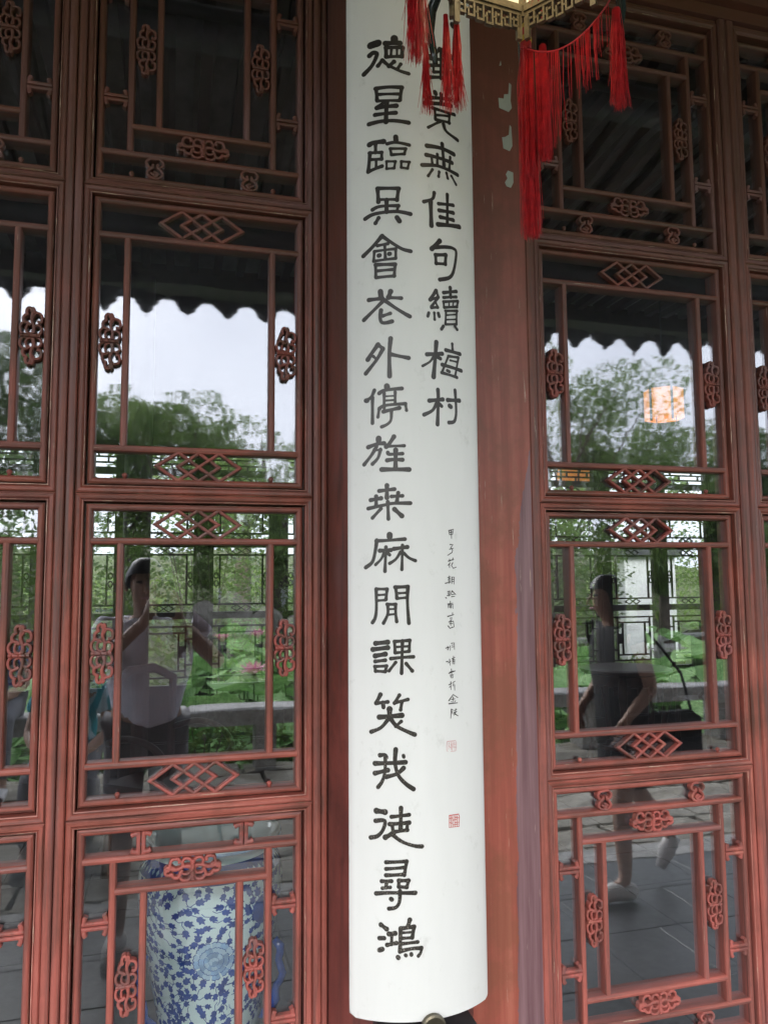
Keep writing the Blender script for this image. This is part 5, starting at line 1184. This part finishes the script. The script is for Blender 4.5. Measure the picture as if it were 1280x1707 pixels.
# small lit lanterns in the hall and beyond
def small_lantern(loc, label, s=1.0):
    r = empty('hall_lantern', loc, label=label, cat='lantern', group='small lit lanterns inside and behind the hall')
    for i in range(6):
        a0 = i*pi/3+.3; a1 = a0+pi/3; R_ = .17*s; h = .26*s
        b = MB(); b.add([(R_*cos(a0), R_*sin(a0), 0), (R_*cos(a1), R_*sin(a1), 0), (R_*cos(a1), R_*sin(a1), h), (R_*cos(a0), R_*sin(a0), h)], [(0, 1, 2, 3)]); b.build('lamp_panel', 'lantern_orange', r)
        b = MB(); b.tube([(R_*1.04*cos(a0), R_*1.04*sin(a0), -.03), (R_*1.04*cos(a0), R_*1.04*sin(a0), h+.03)], .012*s, 6); b.build('corner_post', 'dark_iron', r)
    b = MB(); b.lathe([(.02, h), (.19*s, h), (.20*s, h+.02), (.05*s, h+.10)], 6, a0=.3, a1=.3+2*pi); b.build('cap', 'dark_iron', r)
    b = MB(); b.tube([(0, 0, h+.09), (0, 0, 4.2-loc[2])], .006, 5); b.build('hanging_rod', 'dark_iron', r)
small_lantern((4.17, 4.2, 3.02), 'small orange lit lantern glowing through the trees reflected in the right door leaf')
small_lantern((4.38, 6.2, 2.70), 'small lit lantern behind the far lattice, low in the right door leaf', 1.1)
small_lantern((1.03, 6.2, 2.96), 'small lit lantern near the right edge of the left door leaf', .9)

# ================================================================ PORCELAIN JAR
JX, JY, JK = .101, .345, .878
b = MB(); b.lathe([(.001, 0), (.15, 0), (.155, .02), (.12, .05), (.11, .14), (.135, .175), (.145, .194), (.001, .194)], 32)
tag(b.build('jar_stand', 'rosewood', loc=(JX, JY, 0), smooth=False), 'round dark wooden stand under the blue and white jar', 'stand')
jar = empty('porcelain_jar', (JX, JY, .1955), label='large blue and white porcelain jar with flower scrolls standing behind the lowest panes', cat='porcelain jar')
jar.scale = (JK, JK, JK)
prof = [(.005, .10), (.105, .10), (.112, .12), (.112, .20), (.120, .34), (.140, .50), (.166, .64), (.188, .76), (.192, .81), (.186, .85), (.168, .880), (.158, .892), (.160, .905), (.176, .915), (.184, .922), (.184, .930), (.176, .934), (.164, .926), (.152, .90), (.150, .86), (.172, .80), (.142, .60), (.10, .2), (.005, .16)]
b = MB(); b.lathe(prof, 72, cap=False); b.build('body', 'porcelain', jar, smooth=True)
outp = prof[2:12]
def jr(z):
    for (r0, z0), (r1, z1) in zip(outp, outp[1:]):
        if z0 <= z <= z1: return r0+(r1-r0)*(z-z0)/(z1-z0)
    return outp[-1][0]
def JS(s_, z, off): r_ = jr(z)+off; a = s_/.165; return (r_*sin(a), -r_*cos(a), z)
LEAF = [(0, 0), (.28, .10), (.42, .34), (.30, .42), (.46, .66), (.30, .72), (.18, .68), (0, 1.0), (-.18, .68), (-.30, .72), (-.46, .66), (-.30, .42), (-.42, .34), (-.28, .10)]
lvb = MB(); stb = MB(); placed = []
peon = [(.0, .665), (.015, .44), (-.25, .55), (.27, .55), (-.30, .75), (.31, .33), (-.01, .24)]
tries = 0
while len(placed) < 1150 and tries < 30000:
    tries += 1
    s_ = rnd.uniform(-.50, .50); z = rnd.uniform(.14, .845)
    if any((s_-a)**2+(z-c)**2 < .050**2 for a, c in peon): continue
    if any((s_-a)**2+(z-c)**2 < .0142**2 for a, c in placed): continue
    placed.append((s_, z)); L = rnd.uniform(.019, .028); an = rnd.uniform(0, 6.28); ca, sa = cos(an), sin(an)
    def T_(u, v): x = u*L*.8; y = (v-.5)*L; return (s_+x*ca-y*sa, max(.13, min(.855, z+x*sa+y*ca)))
    P = [JS(*T_(u, v), .0009) for u, v in LEAF]; c = JS(s_, z, .0011)
    lvb.add(P+[c], [(i, (i+1) % 14, 14) for i in range(14)])
    # vine tail
    q = [T_(0, -.02), T_(.25, -.45), T_(.1, -.85)]
    for i in range(2):
        (x0, z0), (x1, z1) = q[i], q[i+1]; w_ = .0009
        d = sqrt((x1-x0)**2+(z1-z0)**2) or 1; nx, nz = -(z1-z0)/d*w_, (x1-x0)/d*w_
        stb.add([JS(x0+nx, z0+nz, .0006), JS(x1+nx, z1+nz, .0006), JS(x1-nx, z1-nz, .0006), JS(x0-nx, z0-nz, .0006)], [(0, 1, 2, 3)])
tag(lvb.build('painted_leaves', 'cobalt', jar), kind='stuff'); tag(stb.build('painted_vines', 'cobalt', jar), kind='stuff')
simple('cobalt_light', (.42, .62, .78), .15, .15, ns=60, spec=.7)
for (ps_, pz) in peon:
    k = 0
    b = MB()
    for ring_, (n_, r0_, L) in enumerate([(13, .020, .027), (11, .011, .023), (9, .004, .018), (6, .0, .011)]):
        for i in range(n_):
            a = 2*pi*(i+.5*(ring_ % 2))/n_+rnd.uniform(-.12, .12); k += 1
            cs, cz_ = ps_+r0_*cos(a), pz+r0_*sin(a)
            pts = [(0, -.32), (.5, -.34), (.92, -.42), (1.08, -.12), (.98, .0), (1.08, .16), (.92, .42), (.5, .34), (0, .3)]
            vs = []
            for u, v in pts:
                x = u*L; y = v*L*.95
                vs.append(JS(cs+x*cos(a)-y*sin(a), max(.12, cz_+x*sin(a)+y*cos(a)), .0010+.00006*k+.0012*u*0))
            b.add(vs, [tuple(range(9))])
            # dark edge line
            vs2 = []
            for u, v in pts[2:7]:
                for e in (1.0, 1.07):
                    x = u*L*e; y = v*L*.95*e; vs2.append(JS(cs+x*cos(a)-y*sin(a), max(.12, cz_+x*sin(a)+y*cos(a)), .00103+.00006*k))
            o_ = len(b.v); b.add(vs2, [(2*i_, 2*i_+1, 2*i_+3, 2*i_+2) for i_ in range(4)])
    me = b.mesh('painted_peony', 'cobalt_light'); me.materials.append(M['cobalt'])
    j = 0
    for p in me.polygons: p.material_index = 1 if len(p.vertices) == 4 else 0
    me.materials.append(M['cobalt_pale'])
    for p in me.polygons:
        if len(p.vertices) != 4 and rnd.random() < .45: p.material_index = 2
    inst('painted_peony', me, jar)
b = MB(); b.lathe([(jr(.850)+.0006, .850), (jr(.862)+.0012, .862), (jr(.878)+.0014, .878), (jr(.889)+.0006, .889)], 72, cap=False); b.build('painted_band', 'cobalt', jar, smooth=True)
for i in range(30):
    a_ = -1.5+i*.1
    b = MB(); b.add([JS((a_+u*.03)*.165, .869+v*.0075, .0028) for u, v in ((-1, 0), (0, -1), (1, 0), (0, 1))], [(0, 1, 2, 3)])
    b.build('band_lozenge', 'cobalt_light', jar)
# blue roundels, key band and dragon handles
def roundel(s_, z, r_):
    b = MB(); n_ = 22; vs = [JS(s_+r_*q*cos(2*pi*i/n_), min(.872, z+r_*q*sin(2*pi*i/n_)), .0042) for q in (1, .5) for i in range(n_)]+[JS(s_, z, .0045)]
    b.add(vs, [(i, (i+1) % n_, n_+(i+1) % n_, n_+i) for i in range(n_)]+[(n_+i, n_+(i+1) % n_, 2*n_) for i in range(n_)]); b.build('painted_roundel', 'cobalt', jar)
roundel(.125, .77, .040); roundel(-.30, .62, .03); roundel(.10, .365, .020)
for an in (-1.15, 1.12):
    b = MB(); P = []
    for t_ in range(13):
        q = t_/12; z = .66-.20*q; P.append((z, .010+.034*sin(pi*q)**.7+.006*sin(q*18)))
    b.tube([((jr(z)+o)*sin(an), -(jr(z)+o)*cos(an), z) for z, o in P], [.010, .012, .011, .010, .010, .010, .010, .010, .011, .012, .013, .011, .006], 8)
    b.build('handle', 'cobalt', jar, smooth=True)
b = MB(); b.lathe([(.1865, .918), (.1878, .922), (.1870, .926)], 60, cap=False); b.build('rim_line', 'cobalt_pale', jar, smooth=True)
b = MB(); b.lathe([(.14, .0), (.145, .02), (.12, .05), (.125, .085), (.11, .099), (.01, .099)], 32, cap=False); b.build('stand', 'rosewood', jar, smooth=True)

# ================================================================ FURNITURE IN THE HALL
tb = empty('carved_table', (3.85, 4.45, 0), label='carved dark rosewood half table seen through the right door leaf behind the woman', cat='table')
b = MB(); b.lathe([(.001, .80), (.36, .80), (.39, .81), (.39, .835), (.36, .845), (.001, .845)], 32); b.build('table_top', 'rosewood', tb, smooth=False)
b = MB(); b.lathe([(.34, .70), (.355, .71), (.355, .795), (.33, .799)], 32, cap=False)
for i in range(24):
    a = 2*pi*i/24; x, y = .357*cos(a), .357*sin(a); b.box(x-.018, x+.018, y-.012, y+.012, .655-.012*(i % 2), .72)
b.build('apron', 'rosewood', tb)
for i in range(5):
    a = 2*pi*i/5+.3; b = MB()
    b.tube([(.33*cos(a), .33*sin(a), .79), (.37*cos(a), .37*sin(a), .66), (.33*cos(a), .33*sin(a), .45), (.30*cos(a), .30*sin(a), .20), (.34*cos(a), .34*sin(a), .03), (.36*cos(a), .36*sin(a), .0)], [.035, .042, .028, .022, .028, .030], 8)
    b.build('leg', 'rosewood', tb, smooth=True)
b = MB(); b.lathe([(.27, .17), (.31, .17), (.31, .20), (.27, .20)], 32, cap=False)
b.tube([(-.28, 0, .185), (.28, 0, .185)], .016, 6); b.tube([(0, -.28, .185), (0, .28, .185)], .016, 6); b.build('stretcher', 'rosewood', tb)
def armchair(loc, rz, label):
    r = empty('carved_armchair', loc, rz, label=label, cat='armchair', group='carved armchairs in the hall')
    b = MB(); b.bbox(-.31, .31, -.25, .25, .46, .505, .01); b.build('seat', 'rosewood', r)
    for sx in (-1, 1):
        for sy in (-1, 1):
            b = MB(); b.tube([(sx*.27, sy*.21, .46), (sx*.275, sy*.215, .25), (sx*.28, sy*.22, 0)], [.026, .022, .028], 8); b.build('leg', 'rosewood', r, smooth=True)
        b = MB(); b.tube(catmull3([(sx*.29, .22, .72), (sx*.31, .05, .76), (sx*.31, -.12, .72), (sx*.30, -.20, .62), (sx*.29, -.14, .56), (sx*.285, -.18, .50)]), .020, 8); b.build('arm', 'rosewood', r, smooth=True)
    b = MB(); b.ribbon([(-.28, .50), (-.29, 1.02), (-.10, 1.10), (.10, 1.10), (.29, 1.02), (.28, .50)], .045, .22, .25)
    b.build('back_frame', 'rosewood', r)
    b = MB(); b.ribbon([(0, .50), (0, 1.08)], .15, .225, .245); b.build('back_splat', 'rosewood', r)
    b = MB(); b.box(-.27, .27, -.23, -.21, .40, .45); b.box(-.27, .27, -.225, -.205, .12, .15); b.build('stretcher', 'rosewood', r)
def catmull3(P, n=4):
    out = []; Q = [P[0]]+P+[P[-1]]
    for i in range(1, len(Q)-2):
        for k in range(n):
            t_ = k/n; out.append(tuple(.5*((2*Q[i][a])+(-Q[i-1][a]+Q[i+1][a])*t_+(2*Q[i-1][a]-5*Q[i][a]+4*Q[i+1][a]-Q[i+2][a])*t_*t_+(-Q[i-1][a]+3*Q[i][a]-3*Q[i+1][a]+Q[i+2][a])*t_**3) for a in range(3)))
    out.append(P[-1]); return out
armchair((.02, 3.1, 0), .9, 'carved dark armchair showing through the shirt of the photographer')
armchair((4.9, 4.6, 0), 0, 'carved dark armchair at the far lattice on the right')

# ================================================================ PEOPLE
def skin(name, V, E, mat, parent, sub=1, root=None):
    # V: name -> ((x,y,z), radius or (rx, ry)); E: list of name chains
    names = list(V); idx = {k: i for i, k in enumerate(names)}
    edges = set()
    for ch_ in E:
        for a, c in zip(ch_, ch_[1:]): edges.add((idx[a], idx[c]))
    me = bpy.data.meshes.new(name); me.from_pydata([V[k][0] for k in names], list(edges), [])
    o = bpy.data.objects.new(name, me); C.objects.link(o)
    md = o.modifiers.new('s', 'SKIN'); md.use_smooth_shade = True
    if not me.skin_vertices: me.skin_vertices.new(name='')
    sv = me.skin_vertices[0].data
    for k, i in idx.items():
        r_ = V[k][1]; sv[i].radius = r_ if isinstance(r_, tuple) else (r_, r_); sv[i].use_root = (k == (root or names[0]))
    m2 = o.modifiers.new('d', 'SUBSURF'); m2.levels = sub; m2.render_levels = sub
    dg = bpy.context.evaluated_depsgraph_get(); nm = bpy.data.meshes.new_from_object(o.evaluated_get(dg))
    bpy.data.objects.remove(o); bpy.data.meshes.remove(me)
    nm.materials.clear(); nm.materials.append(M[mat]); nm.polygons.foreach_set('use_smooth', [True]*len(nm.polygons)); nm.name = name
    return inst(name, nm, parent)
def v3(*a): return tuple(a)
def head_parts(root, hc, fwd, hair_style, s=1.0):
    # face features and hair; hc head centre, fwd unit facing direction (horizontal)
    f = Vector((fwd[0], fwd[1], 0)).normalized(); r = Vector((f.y, -f.x, 0)); u = Vector((0, 0, 1)); hc = Vector(hc)
    def W(a, b_, c_): return hc+r*a*s+f*b_*s+u*c_*s
    b = MB(); b.tube([W(0, .088, .015), W(0, .106, -.012), W(0, .112, -.030), W(0, .095, -.040)], [.006, .010, .014, .008], 6); b.build('nose', 'skin', root, smooth=True)
    for sx in (-1, 1):
        b = MB(); b.tube([W(sx*.020, .090, .010), W(sx*.044, .083, .010)], [.008, .005], 6); b.build('eye', 'hair', root)
        b = MB(); b.tube([W(sx*.076, -.005, .018), W(sx*.088, -.012, .010), W(sx*.086, -.008, -.02), W(sx*.076, 0, -.028)], [.006, .011, .010, .005], 6); b.build('ear', 'skin', root, smooth=True)
    b = MB(); b.tube([W(-.026, .086, -.062), W(0, .093, -.060), W(.026, .086, -.062)], [.004, .007, .004], 6); b.build('mouth', 'seal_faint', root)
    # hair shell
    b = MB(); nu, nv = 18, 12; vs = []
    drop = {'short': -.02, 'bob': -.115, 'cap': .0}[hair_style]
    for j in range(nv+1):
        for i in range(nu):
            a = 2*pi*i/nu; fr = max(0, cos(a))   # a=0 faces forward
            low = .045 if fr > .55 else (drop if fr < .2 else drop+(.045-drop)*(fr-.2)/.35)
            t_ = j/nv; zt = .118+(low-.118)*t_
            k_ = sqrt(max(.0, 1-max(0, (zt+.0)/.124)**2)) if zt > 0 else 1.0-.10*(-zt/.115 if hair_style == 'bob' else 1)*(1 if fr < .2 else 0)
            q = W(sin(a)*.091*k_, cos(a)*.106*k_-.010, zt+.002*sin(9*a))
            vs.append(tuple(q))
    fs = [(j*nu+i, j*nu+(i+1) % nu, (j+1)*nu+(i+1) % nu, (j+1)*nu+i) for j in range(nv) for i in range(nu)]+[tuple(range(nu))]
    b.add(vs, fs); me = b.mesh('hair', 'hair', True); recalc(me); inst('hair', me, root)
def fingers(V, E, side, wrist, palm_dir, across, curl, s=1.0):
    # adds palm and five fingers to V/E; palm_dir forward, across = from little finger to index, curl = direction fingers bend
    w_ = Vector(wrist); p = Vector(palm_dir).normalized(); a = Vector(across).normalized(); c = Vector(curl).normalized()
    V[side+'palm'] = (tuple(w_+p*.045*s), (.034*s, .016*s)); E.append([side+'wrist', side+'palm'])
    for i, (o, L) in enumerate(((.030, .070), (.010, .078), (-.010, .073), (-.029, .058))):
        k = w_+p*.082*s+a*o*s
        V[f'{side}k{i}'] = (tuple(k), .0100*s)
        V[f'{side}m{i}'] = (tuple(k+p*L*.42*s+c*.014*s), .0090*s)
        V[f'{side}t{i}'] = (tuple(k+p*L*.66*s+c*.040*s), .0075*s)
        E.append([side+'palm', f'{side}k{i}', f'{side}m{i}', f'{side}t{i}'])
    k = w_+p*.030*s+a*.034*s
    V[side+'th0'] = (tuple(k), .0125*s); V[side+'th1'] = (tuple(k+p*.030*s+a*.020*s+c*.012*s), .0105*s); V[side+'th2'] = (tuple(k+p*.056*s+a*.018*s+c*.026*s), .0085*s)
    E.append([side+'palm', side+'th0', side+'th1', side+'th2'])
def person(loc_label, J, fwd, hair, top_mat, low_mat, sleeve, lower, hands, shoe='shoe_white', group=None, hand_s=1.0):
    root = empty('person', J['base'], label=loc_label, cat='person')
    O = Vector(J['base']); G = lambda k: tuple(Vector(J[k])-O)
    f = Vector((fwd[0], fwd[1], 0)).normalized()
    hc = Vector(G('head')); nk = Vector(G('neck'))
    V = {}; E = []
    V['pel'] = (G('pelvis'), (.135, .10)); V['belly'] = (tuple(Vector(G('pelvis')).lerp(Vector(G('chest')), .45)), (.125, .095)); V['chest'] = (G('chest'), (.145, .105))
    V['neckb'] = (tuple(nk-Vector((0, 0, .03))), .060); V['neck'] = (tuple(nk+Vector((0, 0, .03))), .050)
    V['jaw'] = (tuple(hc+f*.020-Vector((0, 0, .060))), (.058, .066)); V['skull'] = (tuple(hc+Vector((0, 0, .012))), (.074, .090)); V['crown'] = (tuple(hc-f*.008+Vector((0, 0, .075))), (.052, .066))
    E.append(['pel', 'belly', 'chest', 'neckb', 'neck', 'jaw', 'skull', 'crown'])
    for s_ in ('l', 'r'):
        V[s_+'sh'] = (G(s_+'shoulder'), .052); V[s_+'el'] = (G(s_+'elbow'), .037); V[s_+'wrist'] = (G(s_+'wrist'), .024)
        mid = Vector(G(s_+'elbow')).lerp(Vector(G(s_+'wrist')), .3); V[s_+'fa'] = (tuple(mid), .037)
        E.append(['chest', s_+'sh', s_+'el', s_+'fa', s_+'wrist'])
        hd = hands[s_]; fingers(V, E, s_, G(s_+'wrist'), hd[0], hd[1], hd[2], hand_s)
        V[s_+'hip'] = (G(s_+'hip'), .085); V[s_+'kn'] = (G(s_+'knee'), .054); V[s_+'ca'] = (tuple(Vector(G(s_+'knee')).lerp(Vector(G(s_+'ankle')), .32)), .053); V[s_+'an'] = (G(s_+'ankle'), .033)
        V[s_+'toe'] = (G(s_+'toe'), (.036, .024))
        E.append(['pel', s_+'hip', s_+'kn', s_+'ca', s_+'an', s_+'toe'])
    skin('body', V, E, 'skin', root, 1, 'pel')
    head_parts(root, hc, fwd, hair)
    # top garment
    V2 = {'pel': (tuple(Vector(V['pel'][0])+Vector((0, 0, -.05 if lower != 'dress' else 0))), (.178, .140)), 'belly': (V['belly'][0], (.165, .132)), 'chest': (V['chest'][0], (.172, .134)), 'neckb': (tuple(nk-Vector((0, 0, .035))), (.078, .072))}
    E2 = [['pel', 'belly', 'chest', 'neckb']]
    for s_ in ('l', 'r'):
        V2[s_+'sh'] = (V[s_+'sh'][0], .074)
        e = Vector(V[s_+'sh'][0]).lerp(Vector(V[s_+'el'][0]), sleeve); V2[s_+'sl'] = (tuple(e), .072 if sleeve > .3 else .06)
        E2.append(['chest', s_+'sh', s_+'sl'])
    if lower == 'dress':
        pp = Vector(V['pel'][0]); hem = Vector(J['hem'])-O
        V2['thigh'] = (tuple(pp.lerp(hem, .5)), (.185, .15)); V2['hem'] = (tuple(hem), (.21, .17)); E2.append(['pel', 'thigh', 'hem'])
    skin('top' if lower != 'dress' else 'dress', V2, E2, top_mat, root, 2, 'chest')
    if lower != 'dress':
        V3 = {'pel': (V['pel'][0], (.165, .130))}; E3 = []
        for s_ in ('l', 'r'):
            V3[s_+'hip'] = (V[s_+'hip'][0], .112)
            if lower == 'shorts': V3[s_+'kn'] = (tuple(Vector(V[s_+'hip'][0]).lerp(Vector(V[s_+'kn'][0]), .85)), .082); E3.append(['pel', s_+'hip', s_+'kn'])
            else: V3[s_+'kn'] = (V[s_+'kn'][0], .070); V3[s_+'an'] = (tuple(Vector(V[s_+'kn'][0]).lerp(Vector(V[s_+'an'][0]), .92)), .056); E3.append(['pel', s_+'hip', s_+'kn', s_+'an'])
        skin('trousers', V3, E3, low_mat, root, 2, 'pel')
    for s_ in ('l', 'r'):
        a = Vector(V[s_+'an'][0]); t_ = Vector(V[s_+'toe'][0]); d = (t_-a)
        heel = a-Vector((d.x, d.y, 0))*.35
        b = MB(); b.tube([tuple(Vector((heel.x, heel.y, a.z-.05+ (0)))), tuple(a+Vector((0, 0, -.038))), tuple(a.lerp(t_, .6)+Vector((0, 0, -.004))), tuple(t_+d*.25)], [.036, .047, .044, .026], 10); b.build('shoe', shoe, root, smooth=True)
    return root
# photographer: stands at the glass, phone up before the face
ph_c = Vector((0, -1.6, 1.6)) - CAM_F*.0075 - CAM_R*.024 - CAM_U*.058
PHW, PHH = .036, .0735
phone = empty('phone', tuple(ph_c), label='black phone held upright by the photographer, seen reflected in the left door leaf', cat='phone')
Mx = Matrix((CAM_R, CAM_F, CAM_U)).transposed().to_4x4(); phone.rotation_euler = Mx.to_euler()
b = MB(); n_ = 6; prof_ = []
for cx_, cz_, a0_ in ((PHW-.009, PHH-.009, 0), (-PHW+.009, PHH-.009, pi/2), (-PHW+.009, -PHH+.009, pi), (PHW-.009, -PHH+.009, 3*pi/2)):
    for k in range(n_): a = a0_+pi/2*k/(n_-1); prof_.append((cx_+.009*cos(a), cz_+.009*sin(a)))
N = len(prof_); b.add([(x, -.0038, z) for x, z in prof_]+[(x, .0038, z) for x, z in prof_], [tuple(range(N)), tuple(range(N, 2*N))[::-1]]+[(i, N+i, N+(i+1) % N, (i+1) % N) for i in range(N)])
me = b.mesh('phone_body', 'phone_body'); recalc(me); inst('phone_body', me, phone)
b = MB(); b.box(.004, .033, .0039, .0055, .038, .070); b.build('camera_plate', 'phone_body', phone)
for x, z in ((.011, .063), (.011, .045), (.027, .054)):
    b = MB(); b.lathe([(.0055, 0), (.0055, .0012), (.004, .0014)], 12); b.build('lens', 'lens_glass', phone, (x, .0056, z), rot=(-pi/2, 0, 0))
rw = tuple(ph_c+CAM_R*.055-CAM_U*.075-CAM_F*.045); lw = tuple(ph_c-CAM_R*.060-CAM_U*.075-CAM_F*.050)
person('person in a pale lavender T-shirt raising a phone, reflected in the left door leaf',
 {'base': (-.10, -2.02, 0), 'pelvis': (-.10, -2.02, .96), 'chest': (-.11, -2.01, 1.31), 'neck': (-.12, -1.99, 1.455), 'head': (-.115, -1.945, 1.60),
  'lshoulder': (-.29, -2.0, 1.40), 'rshoulder': (.06, -2.0, 1.40), 'lelbow': (-.36, -1.82, 1.20), 'relbow': (.205, -1.84, 1.25), 'lwrist': lw, 'rwrist': rw,
  'lhip': (-.19, -2.02, .92), 'rhip': (-.01, -2.02, .92), 'lknee': (-.20, -2.0, .50), 'rknee': (.01, -1.99, .50), 'lankle': (-.21, -2.05, .085), 'rankle': (.02, -2.05, .085), 'ltoe': (-.23, -1.90, .03), 'rtoe': (.05, -1.90, .03)},
 (.1, 1), 'short', 'shirt_lavender', 'cloth_grey', .48, 'shorts',
 {'r': (tuple(CAM_U*.75+CAM_F*.65-CAM_R*.1), tuple(CAM_U*.5-CAM_F*.6), tuple(-CAM_R)), 'l': (tuple(CAM_U*.75+CAM_F*.65+CAM_R*.1), tuple(CAM_U*.5-CAM_F*.6), tuple(CAM_R))})
# woman walking left along the porch
person('woman in black with bobbed black hair walking past, reflected in the right door leaf',
 {'base': (2.28, -2.0, 0), 'pelvis': (2.31, -2.02, .88), 'chest': (2.29, -2.02, 1.22), 'neck': (2.27, -2.02, 1.37), 'head': (2.235, -2.02, 1.515),
  'lshoulder': (2.29, -1.86, 1.32), 'rshoulder': (2.29, -2.18, 1.32), 'lelbow': (2.36, -1.82, 1.05), 'relbow': (2.30, -2.22, 1.05), 'lwrist': (2.20, -1.82, .90), 'rwrist': (2.16, -2.18, .92),
  'lhip': (2.31, -1.94, .84), 'rhip': (2.31, -2.10, .84), 'lknee': (2.22, -1.92, .46), 'rknee': (2.42, -2.08, .47), 'lankle': (2.22, -1.90, .09), 'rankle': (2.62, -2.08, .24), 'ltoe': (2.08, -1.89, .035), 'rtoe': (2.56, -2.08, .10), 'hem': (2.34, -2.01, .50)},
 (-1, .05), 'bob', 'cloth_black', 'cloth_black', .25, 'dress',
 {'l': ((-.3, .1, -1), (-1, 0, .2), (0, -1, 0)), 'r': ((-.3, 0, -1), (-1, 0, .2), (0, 1, 0))})
bag = empty('shoulder_bag', (2.46, -1.80, .84), label='black shoulder bag at the hip of the walking woman', cat='bag')
b = MB(); b.bbox(-.13, .13, -.05, .05, -.13, .10, .03); b.build('bag_body', 'cloth_black', bag)
b = MB(); b.tube([(-.11, 0, .09), (-.14, -.02, .28), (-.16, -.10, .52), (-.05, -.12, .50), (.08, -.03, .28), (.11, 0, .09)], .008, 6); b.build('strap', 'cloth_black', bag)
# person in blue stripes seated on the bench rail
person('person in a blue striped shirt sitting on the stone rail, reflected at the left',
 {'base': (-1.36, -5.2, -.04), 'pelvis': (-1.36, -5.34, .62), 'chest': (-1.36, -5.32, .95), 'neck': (-1.36, -5.30, 1.09), 'head': (-1.36, -5.26, 1.235),
  'lshoulder': (-1.54, -5.31, 1.04), 'rshoulder': (-1.18, -5.31, 1.04), 'lelbow': (-1.60, -5.16, .80), 'relbow': (-1.12, -5.16, .80), 'lwrist': (-1.46, -4.96, .72), 'rwrist': (-1.26, -4.96, .72),
  'lhip': (-1.46, -5.30, .60), 'rhip': (-1.26, -5.30, .60), 'lknee': (-1.50, -4.90, .56), 'rknee': (-1.22, -4.90, .56), 'lankle': (-1.50, -4.86, .08), 'rankle': (-1.22, -4.86, .08), 'ltoe': (-1.52, -4.71, .02), 'rtoe': (-1.20, -4.71, .02)},
 (0, 1), 'short', 'shirt_striped', 'cloth_grey', .42, 'trousers',
 {'l': ((.6, 1, -.3), (0, .3, 1), (.5, 0, -1)), 'r': ((-.6, 1, -.3), (0, .3, 1), (-.5, 0, -1))})
st_ = MB(); st_.lathe([(.15, -.05), (.19, .08), (.20, .20), (.19, .34), (.15, .42), (.001, .425)], 20); tag(st_.build('drum_stool', 'rail_stone', loc=(-.62, -3.75, 0), smooth=True), 'grey stone drum stool under the person in turquoise', 'stool')
person('person in a turquoise patterned shirt sitting low on a grey drum stool',
 {'base': (-.62, -3.7, 0), 'pelvis': (-.62, -3.74, .52), 'chest': (-.60, -3.70, .84), 'neck': (-.59, -3.67, .98), 'head': (-.57, -3.62, 1.115),
  'lshoulder': (-.78, -3.72, .93), 'rshoulder': (-.42, -3.68, .93), 'lelbow': (-.84, -3.60, .68), 'relbow': (-.36, -3.56, .68), 'lwrist': (-.74, -3.36, .60), 'rwrist': (-.50, -3.34, .60),
  'lhip': (-.72, -3.70, .50), 'rhip': (-.52, -3.70, .50), 'lknee': (-.78, -3.30, .47), 'rknee': (-.48, -3.28, .47), 'lankle': (-.78, -3.26, .06), 'rankle': (-.48, -3.24, .06), 'ltoe': (-.80, -3.11, 0), 'rtoe': (-.46, -3.09, 0)},
 (.3, 1), 'short', 'shirt_turquoise', 'cloth_grey', .6, 'trousers',
 {'l': ((.6, 1, -.3), (0, .3, 1), (.5, 0, -1)), 'r': ((-.6, 1, -.3), (0, .3, 1), (-.5, 0, -1))}, shoe='cloth_grey')
